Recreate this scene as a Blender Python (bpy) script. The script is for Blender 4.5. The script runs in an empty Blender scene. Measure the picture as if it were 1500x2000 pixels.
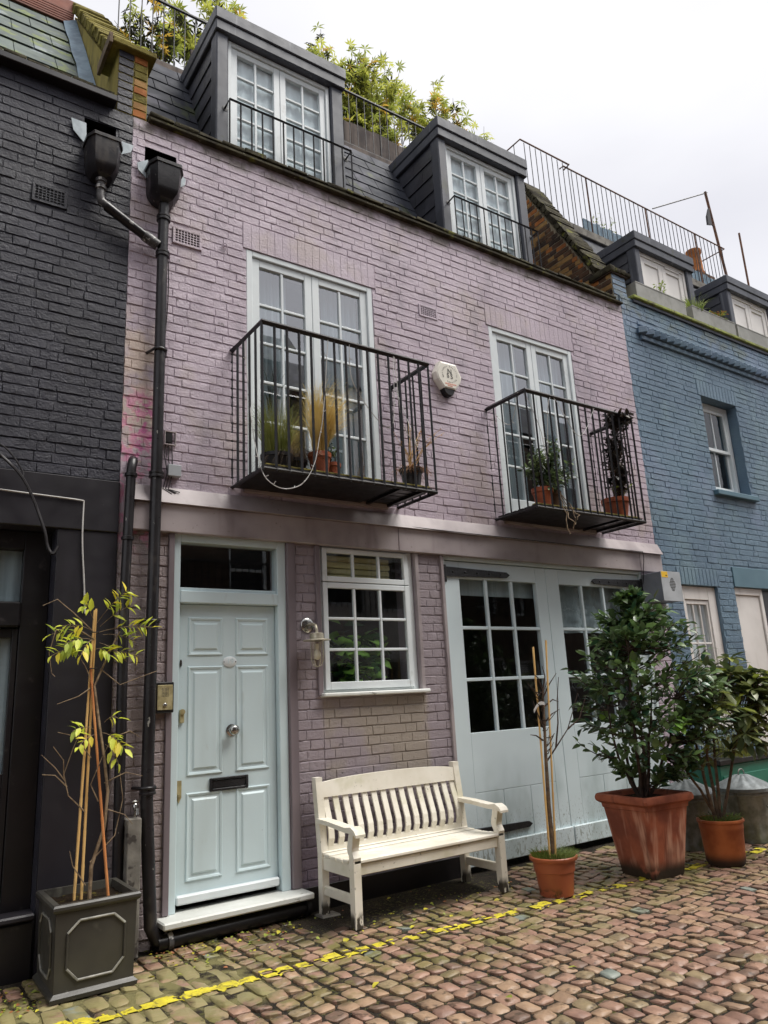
import bpy, bmesh, math, random
from mathutils import Vector, Matrix, noise

# ------------------------------------------------------------------ camera, world, sun, exposure
sc = bpy.context.scene
COL = sc.collection
R = math.radians
CAM = Vector((-1.365, -5.2, 1.45))
YAW, PITCH, ROLL = R(35.0), R(14.13), R(-3.02)
fw = Vector((math.sin(YAW)*math.cos(PITCH), math.cos(YAW)*math.cos(PITCH), math.sin(PITCH)))
r0 = Vector((math.cos(YAW), -math.sin(YAW), 0)); u0 = r0.cross(fw)
RT = math.cos(ROLL)*r0 + math.sin(ROLL)*u0
UP = -math.sin(ROLL)*r0 + math.cos(ROLL)*u0
cd = bpy.data.cameras.new('camera'); cam = bpy.data.objects.new('camera', cd); COL.objects.link(cam)
cd.sensor_fit = 'VERTICAL'; cd.sensor_height = 36.0; cd.sensor_width = 27.0
cd.lens = 36.0*1450/2000; cd.clip_start = 0.05; cd.clip_end = 500
m3 = Matrix((RT, UP, -fw)).transposed()
cam.matrix_world = Matrix.Translation(CAM) @ m3.to_4x4()
sc.camera = cam

w = bpy.data.worlds.new('World'); sc.world = w; w.use_nodes = True
wt = w.node_tree; wt.nodes.clear()
SUN_EL = R(62)
wo = wt.nodes.new('ShaderNodeOutputWorld'); bg = wt.nodes.new('ShaderNodeBackground')
sky = wt.nodes.new('ShaderNodeTexSky'); sky.sky_type = 'NISHITA'; sky.sun_disc = False
sky.sun_elevation = SUN_EL; sky.air_density = 1.0; sky.dust_density = 4.0; sky.ozone_density = 1.0
tcw = wt.nodes.new('ShaderNodeTexCoord'); mpw = wt.nodes.new('ShaderNodeMapping')
mpw.inputs['Scale'].default_value = (1.0, 1.0, 2.6)
nzw = wt.nodes.new('ShaderNodeTexNoise'); nzw.inputs['Scale'].default_value = 1.7
nzw.inputs['Detail'].default_value = 6; nzw.inputs['Roughness'].default_value = 0.45
rmp = wt.nodes.new('ShaderNodeValToRGB')
rmp.color_ramp.elements[0].position = 0.32; rmp.color_ramp.elements[0].color = (2.95, 2.93, 3.10, 1)
rmp.color_ramp.elements[1].position = 0.64; rmp.color_ramp.elements[1].color = (3.70, 3.67, 3.74, 1)
mxw = wt.nodes.new('ShaderNodeMix'); mxw.data_type = 'RGBA'; mxw.inputs[0].default_value = 0.94
wt.links.new(tcw.outputs['Generated'], mpw.inputs['Vector'])
wt.links.new(mpw.outputs['Vector'], nzw.inputs['Vector'])
wt.links.new(nzw.outputs['Fac'], rmp.inputs['Fac'])
wt.links.new(sky.outputs['Color'], mxw.inputs[6]); wt.links.new(rmp.outputs['Color'], mxw.inputs[7])
wt.links.new(mxw.outputs[2], bg.inputs['Color']); bg.inputs['Strength'].default_value = 0.1
wt.links.new(bg.outputs['Background'], wo.inputs['Surface'])

sl = bpy.data.lights.new('sun', 'SUN'); sun = bpy.data.objects.new('sun', sl); COL.objects.link(sun)
sl.energy = 1.5; sl.angle = R(34); sl.color = (1.0, 0.97, 0.92)
sdir = Vector((0.72, -0.58, 0.0)).normalized()*math.cos(SUN_EL) + Vector((0, 0, math.sin(SUN_EL)))   # towards the sun
sun.rotation_euler = (-sdir).to_track_quat('-Z', 'Y').to_euler()
sky.sun_rotation = math.atan2(sdir.x, sdir.y)
vs = sc.view_settings; vs.view_transform = 'Standard'; vs.look = 'None'; vs.gamma = 1.0; vs.exposure = 1.5
vs.use_curve_mapping = False
sc.cycles.max_bounces = 5; sc.cycles.diffuse_bounces = 3; sc.cycles.glossy_bounces = 3; sc.cycles.transparent_max_bounces = 8
sc.cycles.use_adaptive_sampling = True; sc.cycles.adaptive_threshold = 0.02
sc.cycles.caustics_reflective = False; sc.cycles.caustics_refractive = False
sc.cycles.use_denoising = True

def px(p):                                   # pixel (1500 x 2000) and depth of a world point, to rank pieces by size
    q = Vector(p) - CAM; d = q.dot(fw)
    if d < 0.1: return (-9e3, -9e3, d)
    return (750 + 1450*q.dot(RT)/d, 1000 - 1450*q.dot(UP)/d, d)
def seen(p, m=25):
    x, y, d = px(p)
    return d > 0.1 and -m < x < 1500+m and -m < y < 2000+m

# ------------------------------------------------------------------ mesh and object helpers
WL = {}
def thing(name, label, cat, loc=(0, 0, 0), group=None):
    o = bpy.data.objects.new(name, None); COL.objects.link(o); o.location = loc
    o.empty_display_size = 0.1; WL[o.name] = Vector(loc)
    o['label'] = label; o['category'] = cat
    if group: o['group'] = group
    return o
def link(o, parent, wloc):
    COL.objects.link(o); WL[o.name] = Vector(wloc)
    if parent is not None:
        o.parent = parent; o.location = Vector(wloc) - WL[parent.name]
    else: o.location = wloc
    return o
def tag(o, label, cat, group=None, kind=None):
    if label: o['label'] = label
    if cat: o['category'] = cat
    if group: o['group'] = group
    if kind: o['kind'] = kind
    return o

class MB:
    def __init__(s): s.v = []; s.f = []; s.mi = []
    def add(s, V, F, M=None, mi=0):
        b = len(s.v)
        s.v.extend([tuple(M @ Vector(q)) for q in V] if M is not None else [tuple(q) for q in V])
        s.f.extend([tuple(b+i for i in f) for f in F]); s.mi.extend([mi]*len(F)); return s
    def box(s, x0, x1, y0, y1, z0, z1, b=0.0, M=None, mi=0):
        if x1 < x0: x0, x1 = x1, x0
        if y1 < y0: y0, y1 = y1, y0
        if z1 < z0: z0, z1 = z1, z0
        if b <= 0:
            V = [(x, y, z) for x in (x0, x1) for y in (y0, y1) for z in (z0, z1)]
            F = [(0, 1, 3, 2), (4, 6, 7, 5), (0, 4, 5, 1), (2, 3, 7, 6), (0, 2, 6, 4), (1, 5, 7, 3)]
            return s.add(V, F, M, mi)
        c = ((x0+x1)/2, (y0+y1)/2, (z0+z1)/2); h = ((x1-x0)/2, (y1-y0)/2, (z1-z0)/2)
        b = min(b, min(h)*0.95); V = []; ix = {}
        for sx in (-1, 1):
            for sy in (-1, 1):
                for sz in (-1, 1):
                    S = (sx, sy, sz)
                    for a in range(3):
                        ix[S+(a,)] = len(V)
                        V.append(tuple(c[k]+S[k]*(h[k] if k == a else h[k]-b) for k in range(3)))
        F = []
        for a in range(3):
            o1, o2 = (a+1) % 3, (a+2) % 3
            for sg in (-1, 1):
                q = []
                for (p1, p2) in ((-1, -1), (1, -1), (1, 1), (-1, 1)):
                    S = [0, 0, 0]; S[a] = sg; S[o1] = p1; S[o2] = p2; q.append(ix[tuple(S)+(a,)])
                F.append(tuple(q if sg > 0 else q[::-1]))
            for p1 in (-1, 1):
                for p2 in (-1, 1):
                    A = [0, 0, 0]; A[o1] = p1; A[o2] = p2; B = A[:]; A[a] = -1; B[a] = 1
                    q = [ix[tuple(A)+(o1,)], ix[tuple(B)+(o1,)], ix[tuple(B)+(o2,)], ix[tuple(A)+(o2,)]]
                    F.append(tuple(q if p1*p2 < 0 else q[::-1]))
        for sx in (-1, 1):
            for sy in (-1, 1):
                for sz in (-1, 1):
                    q = [ix[(sx, sy, sz, k)] for k in range(3)]
                    F.append(tuple(q if sx*sy*sz > 0 else q[::-1]))
        return s.add(V, F, M, mi)
    def tube(s, pts, r, n=8, cap=True, mi=0, flat=None):
        pts = [Vector(p) for p in pts]; m = len(pts)
        rr = r if isinstance(r, (list, tuple)) else [r]*m
        T = [(pts[min(i+1, m-1)]-pts[max(i-1, 0)]).normalized() for i in range(m)]
        ref = Vector((0, 0, 1)) if abs(T[0].z) < 0.9 else Vector((1, 0, 0))
        N = (ref - T[0]*ref.dot(T[0])).normalized(); V = []
        for i in range(m):
            N = N - T[i]*N.dot(T[i])
            N = N.normalized() if N.length > 1e-6 else T[i].orthogonal().normalized()
            B = T[i].cross(N)
            for k in range(n):
                a = 2*math.pi*k/n
                V.append(pts[i] + rr[i]*(math.cos(a)*N + math.sin(a)*B))
        F = [(i*n+k, i*n+(k+1) % n, (i+1)*n+(k+1) % n, (i+1)*n+k) for i in range(m-1) for k in range(n)]
        if cap: F += [tuple(range(n))[::-1], tuple((m-1)*n+k for k in range(n))]
        return s.add(V, F, None, mi)
    def lathe(s, prof, c=(0, 0, 0), n=24, M=None, mi=0, jit=0):
        V = []; F = []; m = len(prof)
        for (r, z) in prof:
            for k in range(n):
                a = 2*math.pi*k/n; V.append((c[0]+r*math.cos(a), c[1]+r*math.sin(a), c[2]+z))
        for i in range(m-1):
            for k in range(n): F.append((i*n+k, i*n+(k+1) % n, (i+1)*n+(k+1) % n, (i+1)*n+k))
        if prof[0][0] > 1e-4: F.append(tuple(range(n))[::-1])
        if prof[-1][0] > 1e-4: F.append(tuple((m-1)*n+k for k in range(n)))
        return s.add(V, F, M, mi)
    def loft(s, rings, cap=True, M=None, mi=0):
        n = len(rings[0]); V = [p for r_ in rings for p in r_]; m = len(rings)
        F = [(i*n+k, i*n+(k+1) % n, (i+1)*n+(k+1) % n, (i+1)*n+k) for i in range(m-1) for k in range(n)]
        if cap: F += [tuple(range(n))[::-1], tuple((m-1)*n+k for k in range(n))]
        return s.add(V, F, M, mi)
    def mesh(s, name, mats, smooth=0, origin=None, recalc=True):
        o = Vector(origin) if origin is not None else Vector((0, 0, 0))
        me = bpy.data.meshes.new(name)
        me.from_pydata([(q[0]-o.x, q[1]-o.y, q[2]-o.z) for q in s.v], [], s.f)
        mats = mats if isinstance(mats, (list, tuple)) else [mats]
        for m in mats: me.materials.append(m)
        if len(mats) > 1: me.polygons.foreach_set('material_index', s.mi)
        if recalc:
            bm = bmesh.new(); bm.from_mesh(me); bmesh.ops.recalc_face_normals(bm, faces=bm.faces); bm.to_mesh(me); bm.free()
        if smooth:
            me.polygons.foreach_set('use_smooth', [True]*len(me.polygons))
            if smooth < 180: me.set_sharp_from_angle(angle=R(smooth))
        me.update(); return me
    def build(s, name, mats, parent=None, smooth=0, recalc=True, kind=None, label=None, origin=None):
        if origin is None:
            xs = [q[0] for q in s.v]; ys = [q[1] for q in s.v]; zs = [q[2] for q in s.v]
            origin = ((min(xs)+max(xs))/2, (min(ys)+max(ys))/2, min(zs))
        o = bpy.data.objects.new(name, s.mesh(name, mats, smooth, origin, recalc))
        link(o, parent, origin)
        if kind: o['kind'] = kind
        if label: o['label'] = label
        return o
def inst(name, me, parent, M, mat=None):
    """one more object on shared mesh data, placed by a world matrix (parents are never rotated)"""
    o = bpy.data.objects.new(name, me); COL.objects.link(o)
    L = M.copy()
    if parent is not None:
        o.parent = parent; L.translation = M.translation - WL[parent.name]
    o.matrix_basis = L; WL[o.name] = M.translation.copy()
    if mat is not None:
        o.material_slots[0].link = 'OBJECT'; o.material_slots[0].material = mat
    return o
def boxpart(name, mat, parent, x0, x1, y0, y1, z0, z1, b=0.003, **k):
    return MB().box(x0, x1, y0, y1, z0, z1, b).build(name, mat, parent, **k)

# ------------------------------------------------------------------ materials
def lin(r, g, b):
    f = lambda c: (c/255/12.92) if c <= 10 else ((c/255+0.055)/1.055)**2.4
    return (f(r), f(g), f(b), 1.0)
class NT:
    def __init__(s, name):
        s.m = bpy.data.materials.new(name); s.m.use_nodes = True; s.t = s.m.node_tree; s.t.nodes.clear()
        s.out = s.n('ShaderNodeOutputMaterial'); s._pos = None
    def n(s, ty, ins=None, **kw):
        x = s.t.nodes.new(ty)
        for k, v in kw.items(): setattr(x, k, v)
        for k, v in (ins or {}).items(): s.put(x.inputs[k], v)
        return x
    def put(s, sock, v):
        if hasattr(v, 'is_output') or isinstance(v, bpy.types.NodeSocket): s.t.links.new(v, sock)
        else: sock.default_value = v
    def pos(s):
        if s._pos is None: s._pos = s.n('ShaderNodeNewGeometry').outputs['Position']
        return s._pos
    def noise(s, scale, detail=4, rough=0.55, stretch=None, dist=0.0, off=None):
        v = s.pos()
        if stretch or off:
            v = s.n('ShaderNodeMapping', {'Vector': v, 'Scale': stretch or (1, 1, 1), 'Location': off or (0, 0, 0)}).outputs[0]
        return s.n('ShaderNodeTexNoise', {'Vector': v, 'Scale': scale, 'Detail': detail, 'Roughness': rough, 'Distortion': dist}).outputs[0]
    def math(s, op, a, b=0.0, c=None):
        x = s.n('ShaderNodeMath', operation=op); s.put(x.inputs[0], a); s.put(x.inputs[1], b)
        if c is not None: s.put(x.inputs[2], c)
        return x.outputs[0]
    def step(s, v, lo, hi):
        return s.n('ShaderNodeMapRange', {'Value': v, 'From Min': lo, 'From Max': hi, 'To Min': 0.0, 'To Max': 1.0}, interpolation_type='SMOOTHSTEP').outputs[0]
    def mix(s, a, b, f, blend='MIX'):
        x = s.n('ShaderNodeMix', data_type='RGBA', blend_type=blend); s.put(x.inputs[0], f); s.put(x.inputs[6], a); s.put(x.inputs[7], b)
        return x.outputs[2]
    def axis(s, a): 
        return s.n('ShaderNodeSeparateXYZ', {'Vector': s.pos()}).outputs[a]
    def zone(s, spec):       # spec: list of (axis, lo, hi, soft) in metres
        f = None
        for a, lo, hi, so in spec:
            v = s.axis(a)
            g = s.math('MULTIPLY', s.step(v, lo-so, lo+so), s.math('SUBTRACT', 1.0, s.step(v, hi-so, hi+so)))
            f = g if f is None else s.math('MULTIPLY', f, g)
        return f
def surf(name, c0, c1=None, nscale=2.5, rough=0.6, rvar=0.12, bump=0.25, bscale=45, bdist=0.004, stretch=None, spec=0.4,
         metal=0.0, patches=(), orand=0.0, bump2=0.0, b2scale=9, coat=0.0):
    t = NT(name); c1 = c1 or tuple(min(1, x*0.8) for x in c0[:3])+(1,)
    nz = t.noise(nscale, 3, 0.6, stretch)
    col = t.mix(c0, c1, t.step(nz, 0.33, 0.67))
    if orand:
        rv = t.n('ShaderNodeObjectInfo').outputs['Random']
        hs = t.n('ShaderNodeHueSaturation', {'Color': col, 'Value': t.math('MULTIPLY_ADD', rv, orand*2, 1-orand),
                                             'Hue': t.math('MULTIPLY_ADD', rv, 0.04*orand, 0.5-0.02*orand)})
        col = hs.outputs[0]
    ro = t.math('MULTIPLY_ADD', t.noise(nscale*4, 1), rvar*2, rough-rvar)
    for p in patches:
        f = t.step(t.noise(p.get('s', 4), p.get('d', 3), p.get('r', 0.65), p.get('st'), 0.0, p.get('off')), p.get('lo', 0.55), p.get('hi', 0.62))
        if p.get('zone'): f = t.math('MULTIPLY', f, t.zone(p['zone']))
        if 'a' in p: f = t.math('MULTIPLY', f, p['a'])
        col = t.mix(col, p['c'], f)
        if 'rough' in p: ro = t.math('ADD', t.math('MULTIPLY', ro, t.math('SUBTRACT', 1.0, f)), t.math('MULTIPLY', f, p['rough']))
    bs = t.n('ShaderNodeBsdfPrincipled', {'Base Color': col, 'Roughness': ro, 'Metallic': metal, 'Specular IOR Level': spec})
    if coat: bs.inputs['Coat Weight'].default_value = coat; bs.inputs['Coat Roughness'].default_value = 0.15
    if bump:
        h = t.noise(bscale, 3, 0.7)
        if bump2: h = t.math('MULTIPLY_ADD', t.noise(b2scale, 2, 0.6, None, 0.6), bump2, h)
        b = t.n('ShaderNodeBump', {'Height': h, 'Strength': bump, 'Distance': bdist}); t.t.links.new(b.outputs[0], bs.inputs['Normal'])
    t.t.links.new(bs.outputs[0], t.out.inputs['Surface'])
    return t.m
def glassmat(name, ior=2.0, tint=(0.92, 0.96, 0.97, 1), rough=0.0, wav=0.0):
    t = NT(name)
    bf = t.n('ShaderNodeNewGeometry').outputs['Backfacing']        # a thin sheet reflects the same from either side
    fr = t.n('ShaderNodeFresnel', {'IOR': t.math('MULTIPLY_ADD', bf, 1.0/ior-ior, ior)})
    gl = t.n('ShaderNodeBsdfGlossy', {'Color': (0.95, 0.97, 1, 1), 'Roughness': rough})
    tr = t.n('ShaderNodeBsdfTransparent', {'Color': tint})
    if wav:
        b = t.n('ShaderNodeBump', {'Height': t.noise(3.0, 2), 'Strength': wav, 'Distance': 0.02})
        t.t.links.new(b.outputs[0], gl.inputs['Normal'])
    mx = t.n('ShaderNodeMixShader', {0: fr.outputs[0], 1: tr.outputs[0], 2: gl.outputs[0]})
    t.t.links.new(mx.outputs[0], t.out.inputs['Surface']); return t.m
def leafmat(name, c0, c1, rough=0.38, trans=0.25, nscale=6, spec=0.5, orand=0.0, tcol=None):
    t = NT(name); col = t.mix(c0, c1, t.step(t.noise(nscale, 3), 0.35, 0.65))
    if orand:
        rv = t.n('ShaderNodeObjectInfo').outputs['Random']
        col = t.n('ShaderNodeHueSaturation', {'Color': col, 'Value': t.math('MULTIPLY_ADD', rv, orand*2, 1-orand)}).outputs[0]
    bs = t.n('ShaderNodeBsdfPrincipled', {'Base Color': col, 'Roughness': rough, 'Specular IOR Level': spec})
    tl = t.n('ShaderNodeBsdfTranslucent', {'Color': tcol or tuple(min(1, x*1.6) for x in c1[:3])+(1,)})
    mx = t.n('ShaderNodeMixShader', {0: trans, 1: bs.outputs[0], 2: tl.outputs[0]})
    t.t.links.new(mx.outputs[0], t.out.inputs['Surface']); return t.m
MOSS = lin(96, 104, 44); MOSSD = lin(52, 56, 30); GRIME = lin(40, 36, 32)
M = {}
PK = dict(rough=0.55, bump=0.8, bscale=60, bdist=0.009, bump2=0.5, b2scale=15)
strip = [(0, -0.05, 0.235, 0.02)]
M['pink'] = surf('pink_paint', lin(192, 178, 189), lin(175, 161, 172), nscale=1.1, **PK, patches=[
    dict(c=lin(178, 164, 158), s=1.6, lo=0.5, hi=0.68, a=0.6),
    dict(c=lin(146, 136, 146), s=2.2, st=(1, 1, 0.5), lo=0.52, hi=0.72, a=0.6, off=(5, 0, 2)),
    dict(c=lin(154, 142, 140), s=5, lo=0.0, hi=0.1, a=0.85, zone=[(2, -1, 2.75, 0.08), (0, 0.0, 0.42, 0.02)]),
    dict(c=lin(140, 130, 134), s=3, lo=0.0, hi=0.1, a=0.85, zone=[(2, -1, 2.75, 0.05), (0, 1.2, 3.0, 0.05)]),
    dict(c=lin(152, 142, 126), s=1.4, lo=0.36, hi=0.56, a=0.75, zone=[(2, 0.75, 1.5, 0.06), (0, 1.6, 2.62, 0.03)]),
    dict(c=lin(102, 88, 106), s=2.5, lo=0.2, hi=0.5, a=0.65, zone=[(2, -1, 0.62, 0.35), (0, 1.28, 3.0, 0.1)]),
    dict(c=lin(206, 186, 160), s=3, lo=0.35, hi=0.55, a=0.6, zone=strip+[(2, 3.35, 4.35, 0.25)]),
    dict(c=lin(205, 196, 110), s=11, lo=0.60, hi=0.66, a=0.7, zone=strip+[(2, 3.0, 3.9, 0.2)]),
    dict(c=lin(212, 130, 164), s=9, lo=0.46, hi=0.58, a=0.75, zone=strip+[(2, 2.6, 3.75, 0.12)]),
    dict(c=lin(196, 92, 152), s=14, lo=0.50, hi=0.58, a=0.8, zone=[(0, 0.10, 0.25, 0.03), (2, 3.25, 3.72, 0.08)]),
    dict(c=lin(82, 74, 74), s=14, lo=0.66, hi=0.72, a=0.7),
    dict(c=lin(84, 76, 62), s=3, lo=0.40, hi=0.60, a=0.8, zone=[(2, 6.0, 6.3, 0.05)])])
M['pinktrim'] = surf('mauve_trim_paint', lin(173, 163, 163), lin(156, 146, 147), nscale=1.4, rough=0.5, bump=0.15, bscale=30, patches=[
    dict(c=lin(110, 96, 98), s=4, st=(1, 1, 0.15), lo=0.56, hi=0.75, a=0.5),
    dict(c=lin(84, 70, 76), s=1.5, lo=0.45, hi=0.70, a=0.55),
    dict(c=lin(120, 112, 104), s=40, lo=0.66, hi=0.70, a=0.6)])
M['mauvewood'] = surf('mauve_wood_paint', lin(126, 115, 119), lin(112, 102, 106), nscale=2, rough=0.5, bump=0.2, bscale=30, stretch=(3, 3, 0.4))
M['dark'] = surf('charcoal_paint', lin(47, 47, 58), lin(36, 36, 45), nscale=1.4, **{**PK, 'rough': 0.5}, patches=[
    dict(c=lin(68, 67, 78), s=3, lo=0.55, hi=0.72, a=0.5), dict(c=lin(38, 36, 40), s=7, lo=0.58, hi=0.7, a=0.6),
    dict(c=lin(120, 120, 120), s=60, lo=0.73, hi=0.75, a=0.5)])
M['darkflat'] = surf('black_joinery_paint', lin(39, 37, 42), lin(31, 29, 33), nscale=2, rough=0.42, bump=0.12, bscale=20, stretch=(1, 1, 0.3), patches=[
    dict(c=lin(70, 68, 70), s=30, lo=0.72, hi=0.75, a=0.6)])
M['black'] = surf('black_paint', lin(26, 23, 25), lin(18, 16, 18), nscale=3, rough=0.4, bump=0.15, bscale=40, patches=[
    dict(c=lin(60, 56, 56), s=8, lo=0.62, hi=0.72, a=0.6)])
M['blue'] = surf('blue_paint', lin(106, 130, 148), lin(92, 114, 133), nscale=1.1, **PK, patches=[
    dict(c=lin(112, 136, 146), s=1.3, lo=0.5, hi=0.66, a=0.6, off=(3, 1, 1)), dict(c=lin(126, 140, 166), s=0.9, lo=0.5, hi=0.7, a=0.5),
    dict(c=lin(60, 78, 92), s=14, lo=0.66, hi=0.72, a=0.6), dict(c=lin(110, 118, 106), s=3, lo=0.5, hi=0.62, a=0.6, zone=[(2, 6.0, 6.4, 0.1)])])
M['blueflat'] = surf('blue_lintel_paint', lin(90, 122, 136), lin(82, 112, 126), nscale=1.4, rough=0.5, bump=0.1)
M['door'] = surf('pale_blue_door_paint', lin(206, 223, 226), lin(199, 216, 220), nscale=1.0, rough=0.36, bump=0.14, bscale=30, stretch=(1, 1, 0.4), patches=[
    dict(c=lin(168, 178, 176), s=2.6, st=(1, 1, 0.25), lo=0.5, hi=0.75, a=0.3), dict(c=lin(150, 150, 140), s=7, st=(1, 1, 0.35), lo=0.66, hi=0.76, a=0.25), dict(c=lin(120, 122, 112), s=40, lo=0.74, hi=0.77, a=0.5)])
M['white'] = surf('white_joinery_paint', lin(222, 228, 229), lin(208, 215, 217), nscale=2, rough=0.4, bump=0.08, patches=[
    dict(c=lin(150, 150, 140), s=5, lo=0.60, hi=0.78, a=0.4)])
M['sill'] = surf('worn_white_sill', lin(222, 224, 220), lin(206, 208, 202), nscale=3, rough=0.5, bump=0.2, patches=[
    dict(c=lin(120, 116, 102), s=12, st=(0.6, 1, 1.4), lo=0.62, hi=0.68, a=0.7)])
M['cream'] = surf('cream_joinery_paint', lin(226, 222, 218), lin(214, 210, 206), nscale=2, rough=0.45, bump=0.08, patches=[dict(c=lin(176, 166, 156), s=3, st=(1, 1, .2), lo=.55, hi=.75, a=.5)])
M['garage'] = surf('pale_garage_paint', lin(207, 220, 223), lin(198, 211, 215), nscale=0.9, rough=0.38, bump=0.06, bscale=20, patches=[
    dict(c=lin(150, 166, 164), s=2.5, st=(1, 1, 0.5), lo=0.45, hi=0.68, a=0.55, zone=[(2, 0.0, 0.75, 0.3)]),
    dict(c=lin(120, 126, 112), s=34, st=(1, 1, 0.25), lo=0.56, hi=0.64, a=0.7, zone=[(2, -0.1, 0.22, 0.12)]),
    dict(c=lin(84, 90, 76), s=90, st=(1, 1, 0.4), lo=0.60, hi=0.64, a=0.7, zone=[(2, -0.1, 0.40, 0.15)])])
M['bench'] = surf('aged_cream_bench_paint', lin(232, 227, 214), lin(216, 210, 194), nscale=3, rough=0.5, bump=0.25, bscale=35, patches=[
    dict(c=lin(178, 176, 134), s=5, lo=0.52, hi=0.72, a=0.35), dict(c=lin(90, 84, 64), s=30, lo=0.66, hi=0.71, a=0.5),
    dict(c=lin(44, 38, 28), s=22, st=(1, 1, 0.35), lo=0.42, hi=0.5, a=0.95, zone=[(2, -0.1, 0.085, 0.03)])])
M['iron'] = surf('black_iron', lin(26, 23, 26), lin(18, 16, 18), nscale=6, rough=0.42, bump=0.3, bscale=120, bdist=0.002)
M['rust'] = surf('rusty_iron', lin(118, 80, 56), lin(78, 56, 46), nscale=14, rough=0.75, bump=0.3, bscale=120)
M['pipe'] = surf('black_cast_pipe', lin(38, 36, 38), lin(27, 25, 27), nscale=4, rough=0.32, bump=0.25, bscale=60, patches=[
    dict(c=lin(150, 148, 142), s=20, st=(1, 1, 0.45), lo=0.69, hi=0.72, a=0.85), dict(c=lin(86, 80, 74), s=6, st=(1, 1, .4), lo=0.58, hi=0.7, a=0.45)])
M['pipeworn'] = surf('worn_flaking_pipe', lin(90, 88, 88), lin(44, 41, 43), nscale=12, rough=0.5, bump=0.4, bscale=60, patches=[
    dict(c=lin(188, 186, 182), s=18, lo=0.56, hi=0.62, a=0.9)])
M['leadflap'] = surf('pale_lead_flap', lin(190, 200, 204), lin(150, 162, 168), nscale=8, rough=0.45, bump=0.2)
M['lead'] = surf('lead_sheet', lin(76, 79, 88), lin(58, 61, 70), nscale=2.2, rough=0.5, bump=0.25, bscale=14, stretch=(1, 1, 0.35), patches=[
    dict(c=lin(140, 144, 150), s=5, st=(3, 3, 0.15), lo=0.60, hi=0.75, a=0.4), dict(c=lin(48, 50, 56), s=3, lo=0.55, hi=0.7, a=0.5),
    dict(c=MOSSD, s=4, lo=0.62, hi=0.72, a=0.6)])
M['slate'] = surf('roof_slate', lin(64, 67, 76), lin(48, 50, 58), nscale=2, rough=0.72, spec=0.2, bump=0.3, bscale=24, orand=0.12, patches=[
    dict(c=lin(92, 100, 62), s=3.2, lo=0.56, hi=0.68, a=0.5), dict(c=lin(120, 118, 132), s=1.7, lo=0.58, hi=0.7, a=0.4)])
M['slatepale'] = surf('mossy_pale_slate', lin(96, 106, 100), lin(78, 87, 86), nscale=2, rough=0.65, spec=0.25, bump=0.25, bscale=24, orand=0.08, patches=[
    dict(c=lin(122, 134, 66), s=5, st=(1, 1, 0.5), lo=0.50, hi=0.64, a=0.65), dict(c=lin(160, 168, 178), s=3, lo=0.6, hi=0.7, a=0.4)])
M['slatedark'] = surf('dark_hung_slate', lin(66, 68, 76), lin(50, 51, 58), nscale=2.5, rough=0.42, bump=0.3, bscale=24, orand=0.12, patches=[dict(c=lin(80, 100, 90), s=2, lo=.58, hi=.7, a=.4)])
M['blueflash'] = surf('blue_grey_flashing', lin(112, 136, 152), lin(88, 110, 126), nscale=6, rough=0.5, bump=0.4, bscale=20)
M['olive'] = surf('algae_covered_render', lin(150, 136, 66), lin(116, 104, 52), nscale=3, rough=0.85, bump=0.4, bscale=30, bump2=1.0, b2scale=7, stretch=(1, 1, 0.4), patches=[
    dict(c=lin(78, 74, 46), s=5, st=(1, 1, 0.5), lo=0.55, hi=0.66, a=0.7)])
M['moss'] = surf('mossy_coping', lin(76, 72, 56), lin(50, 46, 38), nscale=7, rough=0.95, bump=0.9, bscale=50, bdist=0.012, spec=0.15, patches=[
    dict(c=lin(118, 118, 56), s=5, lo=0.58, hi=0.68, a=0.7), dict(c=lin(140, 136, 122), s=30, lo=0.68, hi=0.72, a=0.7)])
M['mossolive'] = surf('olive_mossy_brick', lin(134, 124, 66), lin(96, 88, 50), nscale=6, rough=0.95, bump=0.9, bscale=40, bdist=0.01, spec=0.15)
M['limeledge'] = surf('lime_green_ledge', lin(164, 176, 84), lin(120, 124, 74), nscale=4, rough=0.85, bump=0.5, patches=[dict(c=lin(92, 86, 70), s=10, lo=.56, hi=.64, a=.8)])
SB = dict(rough=0.85, bump=0.6, bscale=60, bdist=0.006, spec=0.2)
M['stock0'] = surf('yellow_stock_brick', lin(168, 132, 84), lin(140, 106, 66), nscale=5, **SB)
M['stock1'] = surf('orange_stock_brick', lin(176, 112, 62), lin(140, 88, 52), nscale=5, **SB)
M['stock2'] = surf('brown_stock_brick', lin(104, 78, 60), lin(78, 60, 48), nscale=5, **SB)
M['stock3'] = surf('sooty_stock_brick', lin(78, 64, 56), lin(56, 46, 40), nscale=5, **SB)
M['mortar'] = surf('old_mortar', lin(158, 148, 126), lin(128, 118, 100), nscale=8, rough=0.9, bump=0.6, spec=0.2)
M['glass'] = glassmat('window_glass', 1.6)
M['glassclear'] = glassmat('clear_window_glass', 1.5)
M['glassup'] = glassmat('upper_window_glass', 3.3, (0.9, 0.95, 0.97, 1))
M['glassmid'] = glassmat('transom_glass', 2.2)
M['glasswav'] = glassmat('old_wavy_glass', 2.0, wav=0.25)
M['lampglass'] = glassmat('lamp_glass', 1.35, (0.95, 0.93, 0.86, 1))
M['room'] = surf('dim_room_plaster', lin(120, 116, 108), lin(104, 100, 94), rough=0.9, bump=0)
M['curtain'] = surf('white_curtain', lin(176, 188, 192), lin(156, 168, 172), nscale=3, rough=0.9, bump=0, stretch=(8, 1, 0.2))
M['net'] = surf('white_net_curtain', lin(232, 238, 240), lin(220, 228, 232), nscale=2, rough=0.9, bump=0)
M['blind'] = surf('cream_blind', lin(220, 210, 160), lin(190, 180, 134), rough=0.8, bump=0)
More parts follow.
